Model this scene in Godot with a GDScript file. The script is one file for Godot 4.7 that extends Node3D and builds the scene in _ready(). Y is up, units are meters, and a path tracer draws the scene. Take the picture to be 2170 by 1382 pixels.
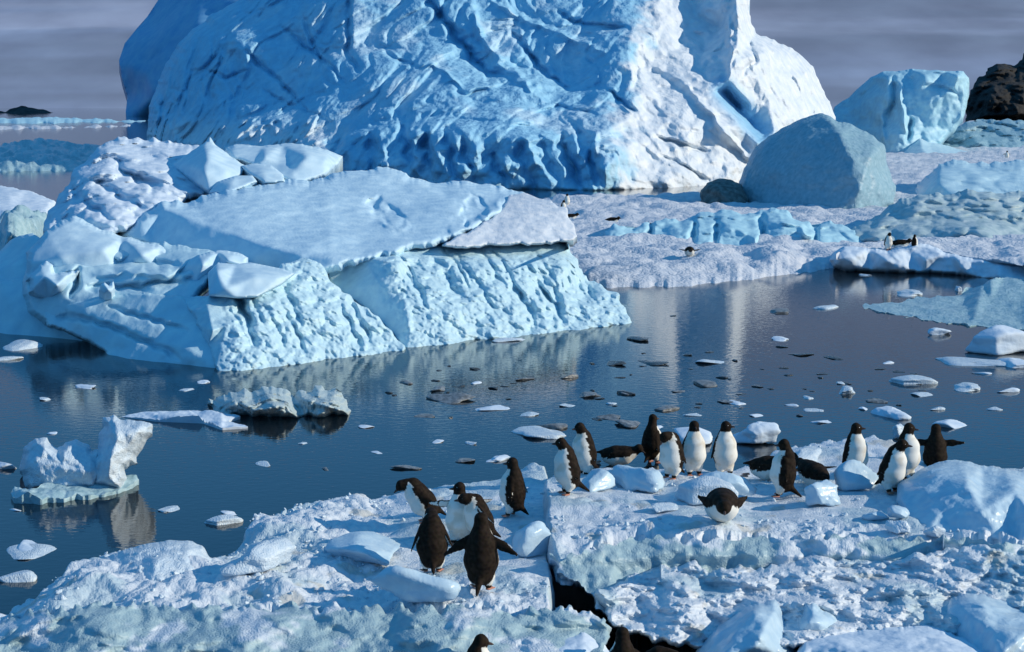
extends Node3D

# ---- the photograph's lens: pixels of the 2170 x 1382 picture turned into directions ----
const FPX := 3600.0
const CX := 1085.0
const CY := 691.0
const EYE := Vector3(0, 5.4, 0)
const TILT := 0.14100
var fw := Vector3(0, -sin(TILT), -cos(TILT))
var up := Vector3(0, cos(TILT), -sin(TILT))
var M := {}
var taken := {}
var n_soft := FastNoiseLite.new()
var n_fbm := FastNoiseLite.new()
var n_cell := FastNoiseLite.new()
var n_edge := FastNoiseLite.new()
var n_ridge := FastNoiseLite.new()

func at(px: float, py: float, d: float) -> Vector3:
	return EYE + (Vector3((px - CX) / FPX, 0, 0) + up * ((CY - py) / FPX) + fw) * d

func dep(py: float, h: float) -> float:
	return (h - EYE.y) / (fw.y + up.y * (CY - py) / FPX)

func on(px: float, py: float, h: float) -> Vector3:
	return at(px, py, dep(py, h))

# picture position of a world point
func pix(p: Vector3) -> Vector2:
	var v := p - EYE
	var d := v.dot(fw)
	return Vector2(CX + v.x / d * FPX, CY - v.dot(up) / d * FPX)

func numbered(called: String) -> String:
	var n: int = taken.get(called, 0)
	taken[called] = n + 1
	return called if n == 0 else "%s_%03d" % [called, n]

func tag(o: Node3D, label := "", category := "", group := "", kind := "") -> Node3D:
	if label: o.set_meta("label", label)
	if category: o.set_meta("category", category)
	if group: o.set_meta("group", group)
	if kind: o.set_meta("kind", kind)
	return o

func thing(called: String, label: String, category: String, where := Vector3.ZERO, group := "") -> Node3D:
	var o := Node3D.new()
	o.name = numbered(called)
	add_child(o)
	o.position = where
	return tag(o, label, category, group)

func obj(called: String, mesh: Mesh, mat: Material, parent: Node3D = self) -> MeshInstance3D:
	var o := MeshInstance3D.new()
	o.name = numbered(called) if parent == self else called
	o.mesh = mesh
	o.material_override = mat
	parent.add_child(o, true)
	return o

# a part whose mesh is in world coordinates, under a thing that stands elsewhere
func part(called: String, mesh: Mesh, mat: Material, parent: Node3D) -> MeshInstance3D:
	var o := obj(called, mesh, mat, parent)
	o.position = -parent.position
	return o

func commit(v: PackedVector3Array, idx: PackedInt32Array, col := PackedColorArray()) -> ArrayMesh:
	var nrm := PackedVector3Array()
	nrm.resize(v.size())
	for t in range(0, idx.size(), 3):
		var a := idx[t]
		var b := idx[t + 1]
		var c := idx[t + 2]
		var n := (v[c] - v[a]).cross(v[b] - v[a])
		nrm[a] += n
		nrm[b] += n
		nrm[c] += n
	for i in nrm.size():
		nrm[i] = nrm[i].normalized()
	var arr := []
	arr.resize(Mesh.ARRAY_MAX)
	arr[Mesh.ARRAY_VERTEX] = v
	arr[Mesh.ARRAY_NORMAL] = nrm
	arr[Mesh.ARRAY_INDEX] = idx
	if col.size(): arr[Mesh.ARRAY_COLOR] = col
	var m := ArrayMesh.new()
	m.add_surface_from_arrays(Mesh.PRIMITIVE_TRIANGLES, arr)
	return m

# ---- sculpted sheet: an outline and control points, joined by flat facets that are then worn smooth ----
# face mode: every point is [px, py, depth]; the sheet is the face of a solid body whose back lies o.back metres behind
# lift mode (o.lift = level): every point is [px, py, height above the water]; the sheet is the top of a floe that reaches down to o.low
func sculpt(outline: Array, inner: Array, o := {}) -> ArrayMesh:
	var lift: bool = o.has("lift")
	var level: float = o.get("lift", 0.0)
	var sx: float = o.get("step", 3.0)
	var sy: float = o.get("stepy", sx)
	var pts := PackedVector2Array()
	var val := PackedFloat32Array()
	for k in outline.size() + inner.size():
		var c: Array = outline[k] if k < outline.size() else inner[k - outline.size()]
		if lift:
			var w := on(c[0], c[1], c[2])
			w.y = level
			pts.append(pix(w))
			val.append(c[2])
		else:
			pts.append(Vector2(c[0], c[1]))
			val.append(1.0 / float(c[2]))
	# outline, ragged
	var rag: float = o.get("rag", 0.0)
	var poly := PackedVector2Array()
	var no := outline.size()
	for k in no:
		var a := pts[k]
		var b := pts[(k + 1) % no]
		var n := int(a.distance_to(b) / 6.0) + 1 if rag > 0.0 else 1
		var side := (b - a).orthogonal().normalized()
		for s in n:
			var p := a.lerp(b, float(s) / n)
			if rag > 0.0:
				p += side * rag * (n_fbm.get_noise_2d(p.x * 2.2, p.y * 2.2) * 1.6 + n_soft.get_noise_2d(p.x * 5.0, p.y * 5.0) * 0.5)
			poly.append(p)
	var lo := poly[0]
	var hi := poly[0]
	for p in poly:
		lo = lo.min(p)
		hi = hi.max(p)
	lo -= Vector2(sx, sy)
	var nx := int((hi.x - lo.x) / sx) + 3
	var ny := int((hi.y - lo.y) / sy) + 3
	var q := PackedFloat32Array()
	q.resize(nx * ny)
	q.fill(-99.0)
	var tri := Geometry2D.triangulate_delaunay(pts)
	for t in range(0, tri.size(), 3):
		var a := pts[tri[t]]
		var b := pts[tri[t + 1]]
		var c := pts[tri[t + 2]]
		var va := val[tri[t]]
		var vb := val[tri[t + 1]]
		var vc := val[tri[t + 2]]
		var den := (b.y - c.y) * (a.x - c.x) + (c.x - b.x) * (a.y - c.y)
		if absf(den) < 1e-6: continue
		var j0 := maxi(0, int((minf(a.y, minf(b.y, c.y)) - lo.y) / sy))
		var j1 := mini(ny - 1, int((maxf(a.y, maxf(b.y, c.y)) - lo.y) / sy) + 1)
		var i0 := maxi(0, int((minf(a.x, minf(b.x, c.x)) - lo.x) / sx))
		var i1 := mini(nx - 1, int((maxf(a.x, maxf(b.x, c.x)) - lo.x) / sx) + 1)
		for j in range(j0, j1 + 1):
			var y := lo.y + j * sy
			for i in range(i0, i1 + 1):
				var x := lo.x + i * sx
				var u := ((b.y - c.y) * (x - c.x) + (c.x - b.x) * (y - c.y)) / den
				var w := ((c.y - a.y) * (x - c.x) + (a.x - c.x) * (y - c.y)) / den
				if u >= -0.001 and w >= -0.001 and u + w <= 1.001:
					q[j * nx + i] = u * va + w * vb + (1.0 - u - w) * vc
	# inside of the outline, row by row
	var mask := PackedByteArray()
	mask.resize(nx * ny)
	var np := poly.size()
	for j in ny:
		var y := lo.y + j * sy + 0.0137
		var xs := []
		for k in np:
			var a := poly[k]
			var b := poly[(k + 1) % np]
			if (a.y <= y) != (b.y <= y):
				xs.append(a.x + (y - a.y) / (b.y - a.y) * (b.x - a.x))
		xs.sort()
		for s in range(0, xs.size() - 1, 2):
			var i0 := maxi(0, ceili((xs[s] - lo.x) / sx))
			var i1 := mini(nx - 1, floori((xs[s + 1] - lo.x) / sx))
			for i in range(i0, i1 + 1):
				mask[j * nx + i] = 1
	# spread values over the uncovered rim
	for pass_n in 3:
		var todo := []
		for j in range(1, ny - 1):
			for i in range(1, nx - 1):
				var k := j * nx + i
				if q[k] < -90.0:
					var s := 0.0
					var c := 0
					for e in [k - 1, k + 1, k - nx, k + nx]:
						if q[e] > -90.0:
							s += q[e]
							c += 1
					if c: todo.append([k, s / c])
		for e in todo: q[e[0]] = e[1]
	var blur: int = o.get("blur", 2)
	for pass_n in blur:
		var src := q.duplicate()
		for j in range(1, ny - 1):
			for i in range(1, nx - 1):
				var k := j * nx + i
				if mask[k] == 0: continue
				var a := src[k - 1]
				var b := src[k + 1]
				var c := src[k - nx]
				var d := src[k + nx]
				if a > -90.0 and b > -90.0 and c > -90.0 and d > -90.0:
					q[k] = (src[k] * 2.0 + a + b + c + d) / 6.0
	# strokes: ridges (positive) and clefts (negative), metres
	var extra := PackedFloat32Array()
	extra.resize(nx * ny)
	for s: Array in o.get("strokes", []):
		var wide: float = s[0]
		var amp: float = s[1]
		var line: Array = s[2]
		var sharp: bool = s.size() > 3
		var seg := PackedVector2Array()
		for e in line: seg.append(Vector2(e[0], e[1]))
		var b0 := seg[0]
		var b1 := seg[0]
		for e in seg:
			b0 = b0.min(e)
			b1 = b1.max(e)
		for j in range(maxi(0, int((b0.y - 2 * wide - lo.y) / sy)), mini(ny, int((b1.y + 2 * wide - lo.y) / sy) + 1)):
			for i in range(maxi(0, int((b0.x - 2 * wide - lo.x) / sx)), mini(nx, int((b1.x + 2 * wide - lo.x) / sx) + 1)):
				var p := Vector2(lo.x + i * sx, lo.y + j * sy)
				p.x += n_soft.get_noise_2d(p.x * 3.0, p.y * 3.0) * wide * 0.6
				p.y += n_soft.get_noise_2d(p.x * 3.0 + 900.0, p.y * 3.0) * wide * 0.6
				var best := 1e9
				var along := 0.0
				for e in seg.size() - 1:
					var c := Geometry2D.get_closest_point_to_segment(p, seg[e], seg[e + 1])
					var dd := c.distance_squared_to(p)
					if dd < best:
						best = dd
						along = (e + c.distance_to(seg[e]) / maxf(0.01, seg[e].distance_to(seg[e + 1]))) / (seg.size() - 1)
				var r := sqrt(best) / wide
				if r < 2.0:
					var f := exp(-r * r * 1.6) if not sharp else maxf(0.0, 1.0 - r)
					extra[j * nx + i] += amp * f * (1.0 - pow(absf(along * 2.0 - 1.0), 4.0) * 0.7)
	# how far from the outline, in pixels
	var rim: float = o.get("rim", 0.0)
	var rim_by: float = o.get("rim_by", 0.0)
	var far := PackedFloat32Array()
	if rim > 0.0:
		far.resize(nx * ny)
		for k in nx * ny: far[k] = 1e4 if mask[k] else 0.0
		for j in range(1, ny - 1):
			for i in range(1, nx - 1):
				var k := j * nx + i
				if mask[k]: far[k] = minf(far[k], minf(minf(far[k - 1] + sx, far[k - nx] + sy), minf(far[k - nx - 1], far[k - nx + 1]) + (sx + sy) * 0.7))
		for j in range(ny - 2, 0, -1):
			for i in range(nx - 2, 0, -1):
				var k := j * nx + i
				if mask[k]: far[k] = minf(far[k], minf(minf(far[k + 1] + sx, far[k + nx] + sy), minf(far[k + nx + 1], far[k + nx - 1]) + (sx + sy) * 0.7))
	var bump = o.get("bump")
	var bumpy: bool = bump != null
	var id := PackedInt32Array()
	id.resize(nx * ny)
	id.fill(-1)
	var tint = o.get("tint")
	var col := PackedColorArray()
	var v := PackedVector3Array()
	for j in range(1, ny - 1):
		for i in range(1, nx - 1):
			var k := j * nx + i
			var p := Vector2(lo.x + i * sx, lo.y + j * sy)
			if mask[k] == 0:
				if not (mask[k - 1] or mask[k + 1] or mask[k - nx] or mask[k + nx] or mask[k - nx - 1] or mask[k - nx + 1] or mask[k + nx - 1] or mask[k + nx + 1]):
					continue
				var best := 1e9
				var near := p
				for e in np:
					var a := poly[e]
					if absf(a.x - p.x) > 60.0 + sx and absf(poly[(e + 1) % np].x - p.x) > 60.0 + sx and rag > 0.0: continue
					var c := Geometry2D.get_closest_point_to_segment(p, a, poly[(e + 1) % np])
					var dd := c.distance_squared_to(p)
					if dd < best:
						best = dd
						near = c
				if best < (sx * sx + sy * sy) * 2.0: p = near
			var val_here := q[k]
			if val_here < -90.0: val_here = q[k - nx] if q[k - nx] > -90.0 else (q[k + nx] if q[k + nx] > -90.0 else val[0])
			var edge := 0.0
			if rim > 0.0 and far[k] < rim:
				var t := 1.0 - far[k] / rim
				edge = rim_by * t * t
			var w: Vector3
			if lift:
				w = on(p.x, p.y, level)
				w.y = val_here - edge + extra[k]
				if bumpy: w.y += bump.call(w, p.x, p.y) * (1.0 if rim <= 0.0 else minf(1.0, 0.25 + far[k] / rim))
				if level > 0.3: ground_map[Vector2i(roundi(w.x * 16.0), roundi(w.z * 16.0))] = w.y
			else:
				var d := 1.0 / val_here
				w = at(p.x, p.y, d)
				var b := extra[k] - edge
				if bumpy: b += bump.call(w, p.x, p.y)
				w = at(p.x, p.y, d - b)
			id[k] = v.size()
			v.append(w)
			if tint != null: col.append(tint.call(w, p.x, p.y))
	var idx := PackedInt32Array()
	var edges := []
	var kept := PackedByteArray()
	kept.resize(nx * ny)
	for j in range(1, ny - 2):
		for i in range(1, nx - 2):
			var k := j * nx + i
			if (mask[k] or mask[k + 1] or mask[k + nx] or mask[k + nx + 1]) and id[k] >= 0 and id[k + 1] >= 0 and id[k + nx] >= 0 and id[k + nx + 1] >= 0:
				kept[k] = 1
				if (i + j) % 2:
					idx.append_array([id[k], id[k + 1], id[k + nx + 1], id[k], id[k + nx + 1], id[k + nx]])
				else:
					idx.append_array([id[k], id[k + 1], id[k + nx], id[k + 1], id[k + nx + 1], id[k + nx]])
	for j in range(1, ny - 2):
		for i in range(1, nx - 2):
			var k := j * nx + i
			if kept[k]:
				if not kept[k - nx]: edges.append([id[k], id[k + 1]])
				if not kept[k + nx]: edges.append([id[k + nx + 1], id[k + nx]])
				if not kept[k - 1]: edges.append([id[k + nx], id[k]])
				if not kept[k + 1]: edges.append([id[k + 1], id[k + nx + 1]])
	# the rest of the body
	var back: float = o.get("back", 2.0)
	var low: float = o.get("low", -0.5)
	var shrink: float = o.get("shrink", 0.8)
	var level_back: bool = o.has("level_back")
	var top := {}
	var bottom := {}
	var mid := Vector3.ZERO
	for e in edges:
		for a in e:
			if not top.has(a):
				var p := v[a]
				top[a] = v.size()
				v.append(p)
				var ray := (p - EYE).normalized()
				var p2 := Vector3(p.x, low, p.z) if lift else p + Vector3(p.x, 0, p.z).normalized() * back
				if not lift: p2.y = p.y if level_back or p.y < 0.0 else minf(p.y * shrink, p.y + ray.y * back - 0.04 * back)
				bottom[a] = v.size()
				v.append(p2)
				mid += p2
	mid /= maxf(1.0, bottom.size())
	var m_at := v.size()
	v.append(mid)
	for e in edges:
		var a: int = e[0]
		var b: int = e[1]
		idx.append_array([top[a], bottom[a], bottom[b], top[a], bottom[b], top[b], bottom[a], m_at, bottom[b]])
	if tint != null:
		for k in range(col.size(), v.size()): col.append(Color(0.6, 0.75, 0.85))
	return commit(v, idx, col)

# ---- a loose chunk of ice: a ball cut by flat planes, edges slightly worn, faces pitted ----
func chunk(seed_n: int, cuts := 12, rough := 0.06, wear := 22.0, nu := 40, nv := 24) -> ArrayMesh:
	var rng := RandomNumberGenerator.new()
	rng.seed = seed_n
	var pl := []
	for k in cuts:
		var n := Vector3(rng.randf_range(-1, 1), rng.randf_range(-0.5, 1), rng.randf_range(-1, 1)).normalized()
		pl.append([n, rng.randf_range(0.32, 0.85)])
	pl.append([Vector3.DOWN, 0.5])
	var v := PackedVector3Array()
	var idx := PackedInt32Array()
	for j in nv + 1:
		var th := PI * j / nv
		for i in nu:
			var ph := TAU * i / nu
			var dir := Vector3(sin(th) * cos(ph), cos(th), sin(th) * sin(ph))
			var s := 1.0
			for e in pl:
				var c: float = dir.dot(e[0]) / e[1]
				if c > 0.0: s += pow(c, wear)
			var r := pow(s, -1.0 / wear)
			var np := dir * r * 60.0 + Vector3(seed_n * 37.0, 0, 0)
			r *= 1.0 + rough * (n_fbm.get_noise_3dv(np * 1.3) * 2.6 + n_cell.get_noise_3dv(np * 2.2) * 1.3)
			v.append(dir * r)
	for j in nv:
		for i in nu:
			var a := j * nu + i
			var b := j * nu + (i + 1) % nu
			if j > 0: idx.append_array([a, b, a + nu])
			if j < nv - 1: idx.append_array([b, b + nu, a + nu])
	var fixed := PackedInt32Array()
	for t in range(0, idx.size(), 3):
		var a := v[idx[t]]
		var n := (v[idx[t + 2]] - a).cross(v[idx[t + 1]] - a)
		if n.dot(a) < 0.0: fixed.append_array([idx[t], idx[t + 2], idx[t + 1]])
		else: fixed.append_array([idx[t], idx[t + 1], idx[t + 2]])
	return commit(v, fixed)

# ---- noise helpers; s is the size of a feature in metres ----
func soft(w: Vector3, s: float) -> float: return n_soft.get_noise_3dv(w * (100.0 / s))
func fbm(w: Vector3, s: float) -> float: return n_fbm.get_noise_3dv(w * (100.0 / s))
func lump(w: Vector3, s: float) -> float: return -n_cell.get_noise_3dv(w * (100.0 / s)) - 0.5
func crack(w: Vector3, s: float) -> float: return n_edge.get_noise_3dv(w * (100.0 / s)) + 1.0
func ridge(w: Vector3, s: float) -> float: return n_ridge.get_noise_3dv(w * (100.0 / s))

func noise_tex(seed_n: int, freq: float, c0: Color, c1: Color, kind := FastNoiseLite.TYPE_SIMPLEX, octaves := 4, size := 512) -> NoiseTexture2D:
	var t := NoiseTexture2D.new()
	var n := FastNoiseLite.new()
	n.seed = seed_n
	n.noise_type = kind
	n.frequency = freq
	n.fractal_octaves = octaves
	t.noise = n
	t.width = size
	t.height = size
	t.seamless = true
	var g := Gradient.new()
	g.set_color(0, c0)
	g.set_color(1, c1)
	t.color_ramp = g
	return t

var T := {}
# lin: linear base colour; blotch: texture that multiplies it; size: metres per repeat
func ice(called: String, lin: Color, rough: float, blotch: String, size: float, relief_cm := 1.0, relief := "grain", pass_light := Color(0, 0, 0)) -> StandardMaterial3D:
	var m := StandardMaterial3D.new()
	m.resource_name = called
	m.albedo_color = lin.linear_to_srgb()
	m.roughness = rough
	m.metallic_specular = 0.35
	m.uv1_triplanar = true
	m.uv1_world_triplanar = true
	m.uv1_scale = Vector3.ONE / size
	if blotch: m.albedo_texture = T[blotch]
	if relief_cm > 0.0:
		m.heightmap_enabled = true
		m.heightmap_texture = T[relief]
		m.heightmap_scale = relief_cm
	if pass_light.b > 0.0:
		m.backlight_enabled = true
		m.backlight = pass_light
	M[called] = m
	return m

func plain(called: String, lin: Color, rough: float) -> StandardMaterial3D:
	var m := StandardMaterial3D.new()
	m.resource_name = called
	m.albedo_color = lin.linear_to_srgb()
	m.roughness = rough
	M[called] = m
	return m

func setup() -> void:
	var cam := Camera3D.new()
	cam.name = "camera"
	cam.position = EYE
	cam.rotation = Vector3(-TILT, 0, 0)
	cam.fov = rad_to_deg(2.0 * atan(691.0 / FPX))
	cam.near = 0.5
	cam.far = 6000.0
	add_child(cam)
	var e := Environment.new()
	e.background_mode = Environment.BG_SKY
	e.tonemap_mode = Environment.TONE_MAPPER_LINEAR
	e.tonemap_exposure = 0.88
	e.sdfgi_enabled = true
	e.ssao_enabled = true
	e.ssil_enabled = true
	var sky := Sky.new()
	var sm := ProceduralSkyMaterial.new()
	sm.sky_top_color = Color(0.19, 0.42, 0.60)
	sm.sky_horizon_color = Color(0.40, 0.58, 0.73)
	sm.sky_curve = 0.075
	sm.ground_bottom_color = Color(0.10, 0.16, 0.25)
	sm.ground_horizon_color = Color(0.42, 0.55, 0.75)
	sm.sky_energy_multiplier = 1.35
	sm.sun_angle_max = 12.0
	sky.sky_material = sm
	e.sky = sky
	var we := WorldEnvironment.new()
	we.name = "air"
	we.environment = e
	add_child(we)
	var sun := DirectionalLight3D.new()
	sun.name = "sun"
	sun.light_color = Color(1.0, 0.95, 0.865)
	sun.light_energy = 1.5
	sun.light_angular_distance = 0.5
	sun.shadow_enabled = true
	add_child(sun)
	var el := deg_to_rad(25.0)
	var az := deg_to_rad(-8.0)   # behind due right
	sun.look_at_from_position(Vector3(cos(el) * cos(az), sin(el), -cos(el) * sin(az)) * 100.0, Vector3.ZERO)

	n_soft.seed = 3
	n_soft.noise_type = FastNoiseLite.TYPE_SIMPLEX_SMOOTH
	n_soft.fractal_type = FastNoiseLite.FRACTAL_NONE
	n_fbm.seed = 11
	n_fbm.noise_type = FastNoiseLite.TYPE_SIMPLEX
	n_fbm.fractal_octaves = 4
	n_cell.seed = 5
	n_cell.noise_type = FastNoiseLite.TYPE_CELLULAR
	n_cell.cellular_distance_function = FastNoiseLite.DISTANCE_EUCLIDEAN_SQUARED
	n_cell.cellular_return_type = FastNoiseLite.RETURN_DISTANCE
	n_cell.fractal_type = FastNoiseLite.FRACTAL_NONE
	n_cell.domain_warp_enabled = false
	n_edge.seed = 8
	n_edge.noise_type = FastNoiseLite.TYPE_CELLULAR
	n_edge.cellular_return_type = FastNoiseLite.RETURN_DISTANCE2_SUB
	n_edge.fractal_type = FastNoiseLite.FRACTAL_NONE
	n_ridge.seed = 21
	n_ridge.noise_type = FastNoiseLite.TYPE_SIMPLEX_SMOOTH
	n_ridge.fractal_type = FastNoiseLite.FRACTAL_RIDGED
	n_ridge.fractal_octaves = 3

	T.grain = noise_tex(1, 0.05, Color.BLACK, Color.WHITE)
	T.coarse = noise_tex(2, 0.015, Color.BLACK, Color.WHITE, FastNoiseLite.TYPE_SIMPLEX, 5)
	T.pale = noise_tex(3, 0.012, Color(0.80, 0.86, 0.92), Color(1, 1, 1), FastNoiseLite.TYPE_SIMPLEX, 5)
	T.blue = noise_tex(4, 0.010, Color(0.62, 0.80, 0.95), Color(1, 1, 1), FastNoiseLite.TYPE_SIMPLEX, 5)
	T.slush = noise_tex(6, 0.020, Color(0.70, 0.79, 0.82), Color(1, 1, 1), FastNoiseLite.TYPE_SIMPLEX, 5)
	T.dirt2 = noise_tex(9, 0.02, Color(0.78, 0.78, 0.80), Color(1, 1, 1), FastNoiseLite.TYPE_SIMPLEX, 5)
	T.dirt = noise_tex(7, 0.015, Color(0.45, 0.45, 0.45), Color(1, 1, 1), FastNoiseLite.TYPE_SIMPLEX, 5)

	var glow := Color(0.18, 0.36, 0.42)   # light that passes through ice
	ice("berg_ice", Color(1, 1, 1), 0.5, "pale", 7.0, 14.0, "coarse", glow)
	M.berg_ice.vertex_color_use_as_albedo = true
	ice("cyan_ice", Color(0.52, 0.80, 0.88), 0.5, "pale", 4.0, 2.0, "coarse", glow)
	ice("soft_snow", Color(0.66, 0.82, 0.88), 0.6, "pale", 3.0, 0.25)
	ice("slate_ice", Color(0.36, 0.52, 0.60), 0.45, "slush", 3.0, 4.0, "coarse")
	ice("shaded_blue_ice", Color(0.24, 0.46, 0.62), 0.4, "blue", 12.0, 1.0)  # darker base colour carries the shade on the rear iceberg
	ice("glazed_snow", Color(0.62, 0.80, 0.88), 0.6, "pale", 3.0, 0.6)
	ice("snow", Color(0.74, 0.81, 0.87), 0.8, "pale", 3.0, 0.5)
	ice("rough_ice", Color(0.64, 0.85, 0.90), 0.5, "pale", 2.0, 1.6, "coarse", glow)
	ice("block_ice", Color(0.64, 0.85, 0.90), 0.4, "pale", 4.0, 0.8, "grain", glow)
	ice("slush", Color(1, 1, 1), 0.4, "pale", 0.9, 0.8, "grain", Color(0.12, 0.22, 0.25))
	M.slush.vertex_color_use_as_albedo = true
	ice("far_slush", Color(0.68, 0.69, 0.72), 0.7, "pale", 4.0, 3.0)
	ice("clump_ice", Color(0.66, 0.72, 0.72), 0.35, "slush", 0.9, 1.0, "grain", glow)
	ice("teal_ice", Color(0.46, 0.61, 0.66), 0.3, "slush", 2.5, 1.2)
	ice("glassy_ice", Color(0.76, 0.84, 0.88), 0.3, "pale", 0.8, 1.0, "grain", glow)
	ice("smooth_ice", Color(0.64, 0.79, 0.86), 0.3, "pale", 1.5, 0.4, "grain", glow)
	ice("grey_ice", Color(0.34, 0.37, 0.39), 0.35, "dirt", 1.0, 0.6)
	ice("clear_ice", Color(0.13, 0.15, 0.16), 0.15, "dirt", 0.6, 0.4)
	ice("dirty_ice", Color(0.24, 0.27, 0.26), 0.6, "dirt", 3.0, 2.0)
	ice("rock", Color(0.055, 0.055, 0.055), 0.9, "dirt", 8.0, 12.0, "coarse")
	ice("lip_snow", Color(0.73, 0.76, 0.79), 0.7, "pale", 2.0, 0.8)
	ice("bank_ice", Color(0.60, 0.70, 0.73), 0.5, "slush", 5.0, 3.0, "coarse", glow)

func build_setting() -> void:
	# the sea: one sheet to the far shore, ripples as relief
	var q := PackedVector3Array([Vector3(-3000, 0, 60), Vector3(3000, 0, 60), Vector3(3000, 0, -3000), Vector3(-3000, 0, -3000)])
	var w := StandardMaterial3D.new()
	w.resource_name = "sea_water"
	w.albedo_color = Color(0.003, 0.008, 0.013).linear_to_srgb()
	w.roughness = 0.03
	w.metallic_specular = 0.58
	w.uv1_triplanar = true
	w.uv1_world_triplanar = true
	w.uv1_scale = Vector3(1.0 / 5.0, 1.0, 1.0 / 2.6)
	T.ripple = noise_tex(15, 0.02, Color.BLACK, Color.WHITE, FastNoiseLite.TYPE_SIMPLEX_SMOOTH, 3, 1024)
	w.heightmap_enabled = true
	w.heightmap_texture = T.ripple
	w.heightmap_scale = 0.14
	var o := obj("sea", commit(q, PackedInt32Array([0, 3, 2, 0, 2, 1])), w)
	tag(o, "dark still sea water with small ripples", "", "", "structure")

	# glacier that rises beyond the far shore
	var v := PackedVector3Array()
	var col := PackedColorArray()
	var idx := PackedInt32Array()
	var nx := 150
	var ny := 170
	for j in ny + 1:
		var t := float(j) / ny
		var d := 400.0 + 1600.0 * pow(t, 1.6)
		for i in nx + 1:
			var s := (float(i) / nx - 0.5) * 2.0
			var x := s * (500.0 + d * 0.75)
			var u := (d - 400.0) / 1600.0
			var y := -1.0 + 405.0 * pow(u, 0.92) * (1.0 - 0.12 * u)
			var p := Vector3(x, 0, -d)
			y += (n_fbm.get_noise_2d(x * 0.08, d * 0.5) * 9.0 + n_fbm.get_noise_2d(x * 0.2, d * 2.5) * 2.0) * minf(1.0, u * 12.0)
			v.append(Vector3(x, y, -d))
			# bands of old snow, ice and grit; cloud shade and haze painted into tones
			var skew := d - x * 0.03
			var band := n_fbm.get_noise_2d(x * 0.12 + 70.0, skew * 1.8) + 0.45 * n_fbm.get_noise_2d(x * 0.25, skew * 5.0)
			var streak := smoothstep(0.28, 0.45, n_fbm.get_noise_2d(x * 0.07 + 300.0, skew * 1.6))
			var c := Color(0.36, 0.42, 0.55).lerp(Color(0.27, 0.31, 0.40), clampf(0.5 - band * 1.5 + x * 0.0009, 0.0, 1.0))
			c = c.lerp(Color(0.48, 0.51, 0.62), streak * clampf(0.55 - x * 0.002, 0.1, 0.8))
			col.append(c)
	for j in ny:
		for i in nx:
			var a := j * (nx + 1) + i
			idx.append_array([a, a + nx + 1, a + nx + 2, a, a + nx + 2, a + 1])
	var gm := StandardMaterial3D.new()
	gm.resource_name = "glacier_snow"
	gm.vertex_color_use_as_albedo = true
	gm.roughness = 0.95
	gm.uv1_triplanar = true
	gm.uv1_world_triplanar = true
	gm.uv1_scale = Vector3(1.0 / 420.0, 1.0 / 120.0, 1.0 / 420.0)
	gm.albedo_texture = T.dirt2
	o = obj("glacier", commit(v, idx, col), gm)
	tag(o, "wide grey snow slope of a glacier beyond the water", "", "", "structure")

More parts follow.
